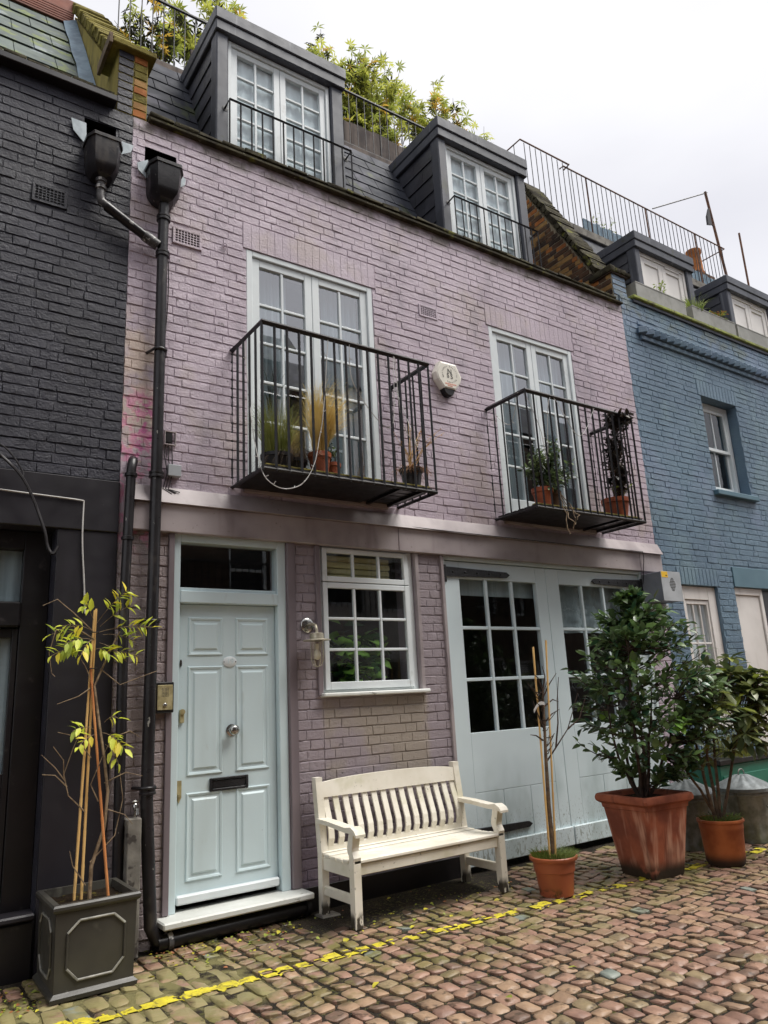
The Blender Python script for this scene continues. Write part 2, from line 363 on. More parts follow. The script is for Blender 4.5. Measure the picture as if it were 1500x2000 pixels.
M['brass'] = surf('tarnished_brass', lin(196, 184, 142), lin(164, 152, 112), nscale=20, rough=0.4, metal=0.3, bump=0.1)
M['brasspale'] = surf('pale_weathered_brass', lin(206, 200, 182), lin(170, 162, 140), nscale=20, rough=0.35, metal=0.5, bump=0.1)
M['chrome'] = surf('dull_chrome', lin(196, 196, 192), lin(150, 150, 146), nscale=20, rough=0.18, rvar=0.05, metal=0.95, bump=0)
M['galv'] = surf('galvanised_steel', lin(146, 148, 144), lin(112, 114, 108), nscale=9, rough=0.55, metal=0.35, bump=0.15, patches=[
    dict(c=lin(96, 98, 62), s=4, lo=0.5, hi=0.65, a=0.6, zone=[(2, -0.1, 0.22, 0.08)]), dict(c=lin(92, 84, 62), s=7, st=(2, 2, .2), lo=0.56, hi=0.7, a=0.5)])
M['galvlid'] = surf('dull_galvanised_lid', lin(128, 134, 136), lin(100, 105, 106), nscale=9, rough=0.6, metal=0.2, bump=0.15)
M['trough'] = surf('grey_zinc_trough', lin(152, 152, 146), lin(132, 132, 126), nscale=3, rough=0.55, bump=0.1, patches=[dict(c=lin(110, 112, 98), s=4, st=(2, 1, .3), lo=.55, hi=.7, a=.5)])
M['steelbox'] = surf('grey_steel_box', lin(176, 180, 184), lin(160, 164, 168), nscale=4, rough=0.45, bump=0.05)
M['steelshade'] = surf('shaded_box_side', lin(128, 132, 140), lin(108, 112, 122), nscale=3, rough=0.5, bump=0.05)  # darker copy of the box grey: shade on the side put into the colour
M['terra'] = surf('weathered_terracotta', lin(164, 92, 64), lin(126, 68, 50), nscale=4, rough=0.75, bump=0.4, bscale=50, patches=[
    dict(c=lin(206, 158, 132), s=5, st=(1.6, 1.6, 0.22), lo=0.44, hi=0.62, a=0.85, zone=[(2, 0.08, 0.50, 0.06)]),
    dict(c=lin(112, 62, 46), s=6, st=(1.4, 1.4, 0.12), lo=0.56, hi=0.66, a=0.7),
    dict(c=lin(40, 36, 24), s=6, lo=0.26, hi=0.40, a=0.95, zone=[(2, -0.1, 0.095, 0.05)])])
M['terra2'] = surf('orange_terracotta', lin(184, 106, 58), lin(150, 80, 46), nscale=5, rough=0.7, bump=0.4, bscale=50, patches=[
    dict(c=lin(196, 160, 120), s=6, lo=0.58, hi=0.68, a=0.6, zone=[(2, 0.22, 0.36, 0.04)]),
    dict(c=lin(36, 30, 22), s=6, lo=0.26, hi=0.40, a=0.95, zone=[(2, -0.1, 0.07, 0.045)])])
M['plasterra'] = surf('terracotta_plastic', lin(172, 96, 62), lin(152, 82, 54), nscale=2, rough=0.45, bump=0.08, patches=[
    dict(c=lin(60, 48, 32), s=10, lo=0.5, hi=0.6, a=0.8, zone=[(2, -0.1, 0.05, 0.03)])])
M['balcpot'] = surf('balcony_terracotta', lin(172, 92, 60), lin(134, 72, 50), nscale=6, rough=0.75, bump=0.3, patches=[dict(c=lin(196, 170, 150), s=9, lo=.6, hi=.7, a=.6)])
M['planter'] = surf('faux_lead_planter', lin(68, 66, 60), lin(52, 50, 47), nscale=2.5, rough=0.38, bump=0.12, bscale=30, patches=[
    dict(c=lin(110, 108, 96), s=5, lo=0.58, hi=0.7, a=0.4), dict(c=lin(120, 118, 112), s=26, lo=0.66, hi=0.7, a=0.5, zone=[(2, -0.1, 0.05, 0.02)])])
M['plantertrim'] = surf('planter_highlight_moulding', lin(150, 148, 138), lin(110, 108, 100), nscale=12, rough=0.4, bump=0.15)  # paler grey paints the highlight along the moulding
M['soil'] = surf('dark_soil', lin(48, 38, 28), lin(32, 26, 20), nscale=20, rough=0.95, bump=1.0, bscale=60, bdist=0.02, spec=0.1, patches=[dict(c=lin(96, 88, 40), s=18, lo=.6, hi=.66, a=.7)])
M['cane'] = surf('bamboo_cane', lin(220, 182, 118), lin(200, 158, 96), nscale=12, rough=0.5, bump=0.15, stretch=(1, 1, 0.2))
M['canered'] = surf('orange_bamboo_cane', lin(210, 146, 90), lin(188, 120, 70), nscale=12, rough=0.5, bump=0.15, stretch=(1, 1, 0.2))
M['bark'] = surf('grey_brown_bark', lin(112, 94, 74), lin(78, 64, 52), nscale=20, rough=0.85, bump=0.6, bscale=90)
M['twig'] = surf('dark_twig', lin(70, 54, 44), lin(50, 38, 32), nscale=20, rough=0.8, bump=0.3, bscale=90)
M['vine'] = surf('pale_vine', lin(150, 130, 104), lin(104, 86, 66), nscale=20, rough=0.75, bump=0.3, bscale=90)
M['green'] = surf('teal_green_paint', lin(44, 122, 100), lin(38, 106, 88), nscale=2, rough=0.4, bump=0.08)
M['concrete'] = surf('stained_concrete_post', lin(132, 128, 120), lin(100, 96, 90), nscale=5, rough=0.9, bump=0.5, patches=[dict(c=lin(48, 42, 40), s=8, lo=.58, hi=.64, a=.8)])
M['signwhite'] = surf('white_plastic', lin(232, 228, 216), lin(220, 216, 204), nscale=3, rough=0.4, bump=0.03)
M['ink'] = surf('black_ink', lin(40, 40, 40), lin(34, 34, 34), rough=0.5, bump=0)
M['redink'] = surf('faded_red_ink', lin(226, 150, 130), lin(220, 140, 120), rough=0.5, bump=0)
M['yellowlabel'] = surf('yellow_label', lin(236, 190, 40), lin(226, 178, 34), rough=0.45, bump=0)
M['wire'] = surf('white_cable', lin(206, 204, 200), lin(180, 178, 174), rough=0.5, bump=0)
M['wiredark'] = surf('dark_cable', lin(52, 50, 52), lin(40, 38, 40), rough=0.5, bump=0)
M['timber'] = surf('grey_weathered_timber', lin(112, 100, 92), lin(78, 70, 66), nscale=3, rough=0.85, bump=0.4, bscale=40, stretch=(4, 4, 0.3), patches=[dict(c=lin(60, 54, 56), s=4, lo=.5, hi=.6, a=.5)])
M['redtimber'] = surf('red_brown_louvre', lin(150, 96, 80), lin(112, 72, 60), nscale=3, rough=0.7, bump=0.3, stretch=(0.3, 3, 3))
M['hinge'] = surf('black_strap_hinge', lin(40, 40, 42), lin(26, 26, 28), nscale=12, rough=0.4, bump=0.7, bscale=50, bdist=0.006)

# ------------------------------------------------------------------ bricks
rnd = random.Random(11)
def brick_variant(L, seed, rough=1.0, H=0.065):
    """unit lumpy brick face: x 0..L, z 0..H, front towards -y (about 10 mm proud), open at the back"""
    q = random.Random(seed); nx = 6 if L > 0.15 else 4; nz = 3; V = []; F = []
    e = 0.002; et = 0.0045*(0.5+0.5*rough)
    for j in range(nz):
        for i in range(nx):
            x = e+(L-2*e)*i/(nx-1); z = 0.0018+(H-0.0018-et)*j/(nz-1)
            y = -0.0056 - rough*(0.0022*noise.noise((x*14+seed*3.1, z*20, seed*1.7)) + q.uniform(-0.0009, 0.0009))
            if (i in (0, nx-1)) and (j in (0, nz-1)): y += 0.002*rough*q.random()
            x += rough*q.uniform(-0.0025, 0.0025); z += rough*q.uniform(-0.002, 0.002)
            V.append((x, y, z))
    per = [(i, 0) for i in range(nx)] + [(nx-1, j) for j in range(1, nz)] + [(i, nz-1) for i in range(nx-2, -1, -1)] + [(0, j) for j in range(nz-2, 0, -1)]
    ring = []
    for (i, j) in per:
        x = L*i/(nx-1); z = H*j/(nz-1)
        ring.append(len(V)); V.append((x+rough*q.uniform(-0.002, 0.002), 0.001, z+rough*q.uniform(-0.002, 0.002)))
    for j in range(nz-1):
        for i in range(nx-1): F.append((j*nx+i, j*nx+i+1, (j+1)*nx+i+1, (j+1)*nx+i))
    m = len(per)
    for k in range(m):
        a = per[k]; b = per[(k+1) % m]
        F.append((ring[k], ring[(k+1) % m], b[1]*nx+b[0], a[1]*nx+a[0]))
    return V, F
BV = {'s': [brick_variant(0.215, 100+k) for k in range(12)], 'h': [brick_variant(0.1025, 200+k) for k in range(9)]}
BVS = {'s': [brick_variant(0.215, 300+k, 0.35) for k in range(6)], 'h': [brick_variant(0.1025, 400+k, 0.35) for k in range(5)]}
BCACHE = {}
def bmesh_of(kind, k, mat, soft):
    key = (kind, k, mat.name, soft)
    if key not in BCACHE:
        V, F = (BVS if soft else BV)[kind][k]
        mb = MB(); mb.v = list(V); mb.f = list(F); mb.mi = [0]*len(F)
        me = mb.mesh('brick', mat, 24, recalc=False); BCACHE[key] = me
    return BCACHE[key]
def field(x0, x1, z0, z1, holes, seed, course=0.075, stretch=1.0):
    """Flemish bond laid in the rectangle, cut round the holes: list of (x, z, length, height)"""
    q = random.Random(seed); out = []; j = 0; z = z0; g = 0.0085
    while z + course*0.5 <= z1:
        h = min(course, z1-z)-g
        iv = [(x0, x1)]
        for (hx0, hx1, hz0, hz1) in holes:
            if hz0 < z+h-0.012 and hz1 > z+0.012:
                nv = []
                for a, b in iv:
                    if hx1 <= a or hx0 >= b: nv.append((a, b)); continue
                    if hx0 > a: nv.append((a, hx0))
                    if hx1 < b: nv.append((hx1, b))
                iv = nv
        x = x0 - (0.0 if j % 2 else 0.17) - q.uniform(0, 0.03); k = j % 2
        cuts = []
        while x < x1:
            l = (0.225 if k % 2 == 0 else 0.1125)*stretch*(1+q.uniform(-0.05, 0.05))
            if q.random() < 0.12: l = 0.225*stretch
            cuts.append((x, x+l)); x += l; k += 1
        for a, b in iv:
            for c, d in cuts:
                s, t = max(a, c), min(b, d)
                if t-s > 0.045: out.append((s+.0012, z+g/2+.004*noise.noise((s*1.7, z*3.1, seed))+q.uniform(-.0012, .0012), t-s-.0024, h))
                elif t-s > 0.01 and out and abs(out[-1][1]-z) < 0.01 and abs(out[-1][0]+out[-1][2]+.0024-s) < 0.012:
                    o = out[-1]; out[-1] = (o[0], o[1], o[2]+t-s, o[3])
        z += course; j += 1
    return out
def lay(parent, pieces, mats, T, limit, seed, soft=None, name='brick', stuffname='brick_courses', hide=None):
    """pieces as bricks under parent: the ones that show largest as objects, the rest as one part.
       T: world matrix of the wall plane (local x along the wall, -y out, z up). limit is a list used as a counter."""
    q = random.Random(seed); L = []
    for (x, z, l, h) in pieces:
        c = T @ Vector((x+l/2, 0, z+h/2)); X, Y, d = px(c)
        vis = d > 0.1 and -30 < X < 1530 and -30 < Y < 2030
        if vis and hide: vis = not hide(c)
        L.append((-(l*h/d**2) if vis else 0.0, q.random(), x, z, l, h))
    L.sort(); rest = MB()
    for (a, _, x, z, l, h) in L:
        kind = 's' if l > 0.155 else 'h'; sf = bool(soft and soft(x, z)); pool = (BVS if sf else BV)[kind]
        k = q.randrange(len(pool)); base = 0.215 if kind == 's' else 0.1025
        mi = q.randrange(len(mats)) if len(mats) > 1 else 0
        if callable(mats[0]): mi = mats[0](x, z, q); ml = mats[1:]
        else: ml = mats
        flip = q.random() < 0.5
        sx = l/base; sz = h/0.065; dep = 1+q.uniform(-0.3, 0.4)
        A = T @ Matrix.Translation((x, q.uniform(-0.0025, 0.002), z)) @ Matrix.Rotation(q.uniform(-.006, .006), 4, 'Y') @ Matrix.Diagonal((sx, dep, sz, 1))
        if a < 0 and limit[0] > 0:
            limit[0] -= 1
            inst(name, bmesh_of(kind, k, ml[mi], sf), parent, A)
        else:
            V, F = pool[k]; rest.add(V, F, A, mi)
    if rest.v:
        o = rest.build(stuffname, ml if len(L) else mats, parent, smooth=24, recalc=False, kind='stuff')
def wall_panel(mb, x0, x1, z0, z1, y0, y1, holes):
    xs = sorted({x0, x1} | {h[k] for h in holes for k in (0, 1) if x0 < h[k] < x1})
    zs = sorted({z0, z1} | {h[k] for h in holes for k in (2, 3) if z0 < h[k] < z1})
    def solid(i, j):
        if i < 0 or j < 0 or i >= len(xs)-1 or j >= len(zs)-1: return False
        cx, cz = (xs[i]+xs[i+1])/2, (zs[j]+zs[j+1])/2
        return not any(h[0] < cx < h[1] and h[2] < cz < h[3] for h in holes)
    for i in range(len(xs)-1):
        for j in range(len(zs)-1):
            if not solid(i, j): continue
            a, b, c, d = xs[i], xs[i+1], zs[j], zs[j+1]
            mb.add([(a, y0, c), (b, y0, c), (b, y0, d), (a, y0, d)], [(0, 1, 2, 3)])
            mb.add([(a, y1, c), (b, y1, c), (b, y1, d), (a, y1, d)], [(3, 2, 1, 0)])
            if not solid(i-1, j): mb.add([(a, y0, c), (a, y0, d), (a, y1, d), (a, y1, c)], [(0, 1, 2, 3)])
            if not solid(i+1, j): mb.add([(b, y0, c), (b, y1, c), (b, y1, d), (b, y0, d)], [(0, 1, 2, 3)])
            if not solid(i, j-1): mb.add([(a, y0, c), (a, y1, c), (b, y1, c), (b, y0, c)], [(0, 1, 2, 3)])
            if not solid(i, j+1): mb.add([(a, y0, d), (b, y0, d), (b, y1, d), (a, y1, d)], [(0, 1, 2, 3)])
ID = Matrix.Identity(4)
def frame_mb(x0, x1, z0, z1, y0, y1, l, r, b, t, bev=0.004):
    mb = MB()
    mb.box(x0, x0+l, y0, y1, z0, z1, bev); mb.box(x1-r, x1, y0, y1, z0, z1, bev)
    if t: mb.box(x0+l, x1-r, y0+.001, y1-.001, z1-t, z1, bev)
    if b: mb.box(x0+l, x1-r, y0+.001, y1-.001, z0, z0+b, bev)
    return mb
def glazing(parent, x0, x1, z0, z1, y, xs, zs, mat, gm, bar=0.022, dep=0.03):
    """panes and glazing bars filling an opening; xs, zs are the centre lines of the bars"""
    ex = [x0]+list(xs)+[x1]; ez = [z0]+list(zs)+[z1]
    for x in xs: boxpart('glazing_bar', mat, parent, x-bar/2, x+bar/2, y, y+dep, z0, z1, 0.004)
    for z in zs:
        for i in range(len(ex)-1):
            a = ex[i]+(bar/2 if i else 0); b = ex[i+1]-(bar/2 if i+1 < len(ex)-1 else 0)
            boxpart('glazing_bar', mat, parent, a, b, y+.001, y+dep-.001, z-bar/2, z+bar/2, 0.004)
    for i in range(len(ex)-1):
        for j in range(len(ez)-1):
            q = random.Random(int((ex[i]*131+ez[j]*71)*100)); t1, t2 = q.uniform(-.0025, .0025), q.uniform(-.0025, .0025)
            yy = y+dep*0.6; a, b, c, d = ex[i]+.004, ex[i+1]-.004, ez[j]+.004, ez[j+1]-.004
            mb = MB(); mb.add([(a, yy+t1, c), (b, yy-t1, c), (b, yy-t1+t2, d), (a, yy+t1+t2, d)], [(0, 1, 2, 3)])
            mb.build('pane', gm, parent, recalc=False)
def room(parent, x0, x1, y0, y1, z0, z1, mat):
    mb = MB(); V = [(x, y, z) for x in (x0, x1) for y in (y0, y1) for z in (z0, z1)]
    mb.add(V, [(0, 1, 3, 2), (4, 6, 7, 5), (2, 3, 7, 6), (0, 2, 6, 4), (1, 5, 7, 3)])
    return mb.build('room', mat, parent, recalc=False)
def bars(parent, pts0, pts1, w, mat, name='baluster', round_=False):
    for a, b in zip(pts0, pts1):
        mb = MB()
        mb.tube([a, b], w/2*(1 if round_ else 1.3), 6 if round_ else 4); mb.build(name, mat, parent)
def lerp(a, b, t): return tuple(a[k]+(b[k]-a[k])*t for k in range(len(a)))
def slates(parent, x0, x1, A, B, rows, wid, mat, seed, skip=(), name='slate', thick=0.01, lap=0.03):
    """courses of slates up the slope from line A=(y,z) to B=(y,z)"""
    q = random.Random(seed); A = Vector((0, A[0], A[1])); B = Vector((0, B[0], B[1])); D = (B-A); Ln = D.length; s = D.normalized()
    n = Vector((1, 0, 0)).cross(s); n = n if n.y < 0 else -n; rh = Ln/rows; key = {}
    for r in range(rows):
        x = x0 - (wid/2 if r % 2 else 0)
        while x < x1:
            a, b = max(x, x0)+.003, min(x+wid, x1)-.003; x += wid
            segs = [(a, b)]
            for (sx0, sx1) in skip:
                ns = []
                for (u, v) in segs:
                    if sx1 <= u or sx0 >= v: ns.append((u, v)); continue
                    if sx0 > u: ns.append((u, sx0))
                    if sx1 < v: ns.append((sx1, v))
                segs = ns
            for (u, v) in segs:
                if v-u < 0.04: continue
                kk = (round(v-u, 2), round(rh, 3))
                if kk not in key:
                    mb = MB(); mb.box(0, v-u, -thick, 0, 0, rh+lap, 0.002); key[kk] = mb.mesh(name, mat)
                o = A + s*(rh*r) + n*(0.012+q.uniform(0, .003))
                tilt = -math.atan2(s.y, s.z)-0.045
                T = Matrix.Translation((u, o.y, o.z)) @ Matrix.Rotation(tilt, 4, 'X')
                inst(name, key[kk], parent, T)
def coping_bricks(parent, mats, x0, x1, y0, y1, z, h, seed, step=0.075, name='coping_brick', jit=1.0):
    q = random.Random(seed); x = x0; vs_ = []
    for k in range(6):
        mb = MB(); mb.box(0, step-0.004, 0, y1-y0, 0, h*q.uniform(.7, 1.2), 0.007)
        mb.v = [(a+q.uniform(-.003, .003), b+q.uniform(-.008, .008), c+q.uniform(-.006, .006)) for a, b, c in mb.v]
        vs_.append(mb.mesh(name, mats, 50))
    while x < x1-0.02:
        T = Matrix.Translation((x, y0+q.uniform(-.006, .006)*jit, z+q.uniform(-.004, .008)*jit)) @ Matrix.Rotation(q.uniform(-.03, .03)*jit, 4, 'Y')
        inst(name, q.choice(vs_), parent, T); x += step

# ------------------------------------------------------------------ the lilac house
pink = thing('lilac_house', 'lilac painted brick mews house with pale blue doors and two iron balconies', 'house', (3.05, 0.15, 0))
DOOR = (0.40, 1.30, 0.13, 2.712); WIN = (1.60, 2.56, 1.49, 2.712); GAR = (2.89, 5.78, -0.05, 2.712)
FW1 = (0.98, 2.27, 3.14, 5.25); FW2 = (3.75, 5.04, 3.14, 5.25); HOLE2 = (0.10, 0.36, 5.68, 5.90)
holes = [DOOR, WIN, GAR, FW1, FW2, HOLE2]
mb = MB(); wall_panel(mb, 0.0, 6.11, -0.05, 6.14, 0.0, 0.28, holes)
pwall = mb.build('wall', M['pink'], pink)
LINT = [(0.95, 2.31, 5.25, 5.50), (3.72, 5.08, 5.25, 5.50)]
AIR = [(0.34, 0.58, 5.09, 5.24), (2.82, 3.05, 5.11, 5.24)]
BAND = (0.03, 6.12, 2.70, 3.03)
lim = [300]
def smooth_infill(x, z): return 1.60 < x < 2.58 and z < 1.5
def hide_p(c): return (1.45 < c.x < 2.8 and c.z < 0.6) or (3.5 < c.x < 5.8 and c.z < 2.4)
PP = field(0.0, 6.11, 0.05, 2.70, holes+[(1.60, 2.58, -1, 1.5)], 5) + field(1.60, 2.58, 0.05, 1.49, [], 6, 0.075) \
   + field(0.0, 6.11, 3.03, 6.13, holes+LINT+AIR, 7)
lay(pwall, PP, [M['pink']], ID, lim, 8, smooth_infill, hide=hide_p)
# flat soldier arches over the french windows: brick on end, thick with paint
for (a, b, c, d) in LINT:
    q = random.Random(int(a*10)); x = a
    while x < b-0.01:
        mbx = MB(); mbx.box(x+.0004, min(x+0.075, b)-.0004, -0.009+q.uniform(-.001, .001), 0.004, c+.002, d-.003, 0.002)
        mbx.build('soldier_brick', M['pink'], pwall); x += 0.075
# fascia band across the front
mb = MB(); x = BAND[0]
fb = MB().box(0.03, 6.12, -0.055, -0.001, 2.695, 2.905, 0.006).build('fascia_band', M['pinktrim'], pink)
mb = MB(); mb.loft([[(0.03, -0.085, 2.905), (0.03, -0.001, 2.905), (0.03, -0.001, 3.035), (0.03, -0.022, 3.035)],
                    [(6.12, -0.085, 2.905), (6.12, -0.001, 2.905), (6.12, -0.001, 3.035), (6.12, -0.022, 3.035)]])
mb.build('splayed_capping', M['pinktrim'], pink)
for x in (2.38, 5.72): boxpart('joint_strip', M['mauvewood'], fb, x-.004, x+.004, -0.058, -0.05, 2.70, 2.90, 0.001)
boxpart('plinth', M['black'], pink, 0.30, 2.89, -0.022, -0.012, -0.04, 0.16, 0.002)
# mauve timber strips beside the openings
for (x0, x1, z0, z1) in ((0.355, 0.398, 0.17, 2.695), (1.302, 1.372, 0.17, 2.695), (1.555, 1.598, 1.50, 2.695), (2.562, 2.60, 1.50, 2.695), (2.855, 2.888, 0.02, 2.695)):
    boxpart('trim_strip', M['mauvewood'] if x0 < 2.5 else M['pinktrim'], pink, x0, x1, -0.028, 0.02, z0, z1, 0.004)
# front door set
df = frame_mb(0.402, 1.298, 0.165, 2.708, 0.0, 0.10, 0.05, 0.072, 0, 0.065).build('door_frame', M['door'], pink)
boxpart('transom_bar', M['door'], df, 0.452, 1.226, -0.006, 0.10, 2.195, 2.285, 0.006)
boxpart('transom_bead', M['door'], df, 0.452, 1.226, 0.02, 0.05, 2.286, 2.31, 0.004)
mb = MB(); mb.add([(0.452, 0.06, 2.30), (1.226, 0.06, 2.30), (1.226, 0.063, 2.645), (0.452, 0.063, 2.645)], [(0, 1, 2, 3)]); mb.build('pane', M['glassmid'], df, recalc=False)
mb = MB(); mb.box(0.456, 1.222, 0.055, 0.095, 0.235, 2.192, 0.003); door = mb.build('front_door', M['door'], pink)
boxpart('weather_bar', M['white'], door, 0.462, 1.216, 0.012, 0.056, 0.205, 0.262, 0.01)
for (x0, x1) in ((0.54, 0.79), (0.905, 1.155)):
    for (z0, z1) in ((1.83, 2.09), (1.01, 1.74), (0.34, 0.885)):
        mb = MB(); y = 0.0545
        R0 = [(x0, z0), (x1, z0), (x1, z1), (x0, z1)]
        def rr(d, yy): return [(x0+d, yy, z0+d), (x1-d, yy, z0+d), (x1-d, yy, z1-d), (x0+d, yy, z1-d)]
        mb.loft([rr(-0.008, y), rr(0.0, y-0.010), rr(0.012, y-0.006), rr(0.016, y-0.0006), rr(0.032, y-0.0008), rr(0.045, y-0.011)], cap=False)
        r5 = rr(0.045, y-0.011); mb.add(r5, [(0, 1, 2, 3)])
        mb.build('door_panel', M['door'], door)
        for (aa, bb, zz) in ((x0, x1, z1-.004),): pass
kn = MB(); kn.lathe([(0.0, 0.0), (0.040, 0.0), (0.042, 0.006), (0.022, 0.012), (0.017, 0.028), (0.030, 0.036), (0.038, 0.052), (0.036, 0.066), (0.022, 0.076), (0.0, 0.079)], n=24,
         M=Matrix.Translation((0.865, 0.0545, 1.29)) @ Matrix.Rotation(R(90), 4, 'X'))
kn.build('door_knob', M['chrome'], door, smooth=50)
lb = frame_mb(0.70, 0.99, 0.885, 0.975, 0.038, 0.054, 0.02, 0.02, 0.018, 0.018, 0.004); lb.box(0.722, 0.968, 0.046, 0.054, 0.905, 0.955, 0.003)
lb.build('letter_box', M['hinge'], door)
mb = MB(); mb.lathe([(0.0, 0), (0.055, 0), (0.055, 0.004), (0.050, 0.007), (0.0, 0.008)], n=28, M=Matrix.Translation((0.852, 0.0545, 1.775)) @ Matrix.Rotation(R(90), 4, 'X') @ Matrix.Diagonal((1, 0.72, 1, 1)))
npl = mb.build('number_plate', M['white'], door, smooth=40)
mb = MB(); mb.box(0.473, 0.507, 0.03, 0.054, 1.36, 1.45, 0.006); mb.lathe([(0.0, 0), (0.019, 0), (0.019, 0.012), (0.0, 0.014)], n=16, M=Matrix.Translation((0.49, 0.032, 1.435)) @ Matrix.Rotation(R(90), 4, 'X'))
mb.build('night_latch', M['brass'], door, smooth=40)
mb = MB(); mb.loft([[(0.462, 0.054, 0.98), (0.498, 0.054, 0.98), (0.498, 0.054, 0.87), (0.48, 0.054, 0.835), (0.462, 0.054, 0.87)], [(0.462, 0.045, 0.98), (0.498, 0.045, 0.98), (0.498, 0.045, 0.87), (0.48, 0.045, 0.835), (0.462, 0.045, 0.87)]])
mb.lathe([(0.0, 0), (0.012, 0), (0.012, 0.02), (0.0, 0.022)], n=14, M=Matrix.Translation((0.48, 0.045, 0.885)) @ Matrix.Rotation(R(90), 4, 'X'))
mb.build('mortice_lock', M['brass'], door)
mb = MB(); mb.loft([[(0.481+.008*math.cos(a), y, 1.77+.026*math.sin(a)) for a in [k*math.pi/6 for k in range(12)]] for y in (0.054, 0.046)]); mb.build('spy_hole_cover', M['chrome'], door)
mb = MB(); mb.box(0.315, 1.385, -0.185, 0.10, 0.122, 0.165, 0.009); mb.build('door_sill', M['sill'], pink)

def text_obj(body, size, mat, parent, T, name, align='CENTER', extr=0.0006):
    cu = bpy.data.curves.new(name, 'FONT'); cu.body = body; cu.size = size; cu.align_x = align; cu.align_y = 'CENTER'; cu.extrude = extr; cu.resolution_u = 3
    to = bpy.data.objects.new('tmp', cu); COL.objects.link(to); bpy.context.view_layer.update()
    me = bpy.data.meshes.new_from_object(to.evaluated_get(bpy.context.evaluated_depsgraph_get())); me.name = name
    COL.objects.unlink(to); bpy.data.objects.remove(to); me.materials.clear(); me.materials.append(mat)
    return inst(name, me, parent, T)
FACE = Matrix.Rotation(R(90), 4, 'X')       # text in the x-z plane, facing -y
text_obj('19', 0.055, M['door'], npl, Matrix.Translation((0.854, 0.0462, 1.777)) @ FACE @ Matrix.Shear('XY', 4, (0.2, 0)) if False else Matrix.Translation((0.854, 0.0462, 1.777)) @ FACE, 'numeral', extr=0.0012)
for sx in (-1, 1):
    mb = MB(); mb.lathe([(0.0, 0), (0.0045, 0), (0.003, 0.002), (0, 0.003)], n=8, M=Matrix.Translation((0.852+sx*0.046, 0.0475, 1.775)) @ Matrix.Rotation(R(90), 4, 'X')); mb.build('screw', M['ink'], npl)

# small window beside the door
wf = frame_mb(1.602, 2.558, 1.52, 2.708, 0.02, 0.10, 0.03, 0.055, 0.02, 0.022).build('casement_window', M['white'], pink)
boxpart('window_sill', M['sill'], wf, 1.575, 2.615, -0.075, 0.10, 1.488, 1.519, 0.008)
s1 = frame_mb(1.632, 2.503, 2.405, 2.686, -0.002, 0.035, 0.045, 0.05, 0.045, 0.04).build('top_sash', M['white'], wf)
s2 = frame_mb(1.632, 2.503, 1.541, 2.398, -0.002, 0.035, 0.045, 0.05, 0.06, 0.045).build('lower_sash', M['white'], wf)
glazing(wf, 1.677, 2.453, 2.45, 2.646, 0.003, (1.935, 2.195), (), M['white'], M['glass'])
glazing(wf, 1.677, 2.453, 1.60, 2.353, 0.003, (1.935, 2.195), (1.855, 2.105), M['white'], M['glass'])

# garage doors
gf = frame_mb(2.89, 5.78, 0.0, 2.712, 0.0, 0.12, 0.035, 0.045, 0, 0.05).build('garage_frame', M['garage'], pink)
for (x0, x1, g0, g1, side) in ((2.930, 4.243, 3.10, 4.10, -1), (4.247, 5.730, 4.43, 5.46, 1)):
    mb = MB(); zt = 2.655
    mb.box(x0, g0, 0.02, 0.075, 0.055, zt, 0.003); mb.box(g1, x1, 0.02, 0.075, 0.055, zt, 0.003)
    mb.box(g0, g1, 0.021, 0.074, 2.50, zt, 0.003); mb.box(g0, g1, 0.021, 0.074, 0.62, 1.12, 0.003)
    n = 3; wdt = (g1-g0)/n
    for k in range(n): mb.box(g0+k*wdt+(.002 if k else 0), g0+(k+1)*wdt-(.002 if k < n-1 else 0), 0.0215, 0.074, 0.055, 0.6165, 0.002)
    gd = mb.build('garage_door', M['garage'], pink)
    glazing(gd, g0, g1, 1.12, 2.50, 0.024, [g0+wdt, g0+2*wdt], (1.58, 2.045), M['garage'], M['glass'] if side < 0 else M['glasswav'], 0.03, 0.035)
    mb = MB(); hx = x0+0.0 if side < 0 else x1
    e = hx - side*0.80; z = 2.555
    mb.loft([[(hx, y, z-.045), (hx, y, z+.045), (e+side*.04, y, z+.026), (e, y, z), (e+side*.04, y, z-.026)] for y in (0.019, -0.002)])
    mb.box(min(hx, hx+side*.035), max(hx, hx+side*.035), -0.012, 0.0, z-.10, z+.06, 0.004)
    for k in range(5): mb.lathe([(0, 0), (.012, 0), (.008, .008), (0, .01)], n=8, M=Matrix.Translation((hx-side*(.08+.15*k), -0.002, z)) @ Matrix.Rotation(R(90), 4, 'X'))
    mb.build('strap_hinge', M['hinge'], gd)
    mb = MB(); z = 0.30
    mb.loft([[(hx, y, z-.04), (hx, y, z+.04), (e+side*.04, y, z+.024), (e, y, z), (e+side*.04, y, z-.024)] for y in (0.019, -0.002)])
    mb.build('strap_hinge', M['hinge'], gd)
    boxpart('weatherboard', M['garage'], gd, x0+.005, x1-.005, -0.015, 0.02, 0.05, 0.21, 0.006)

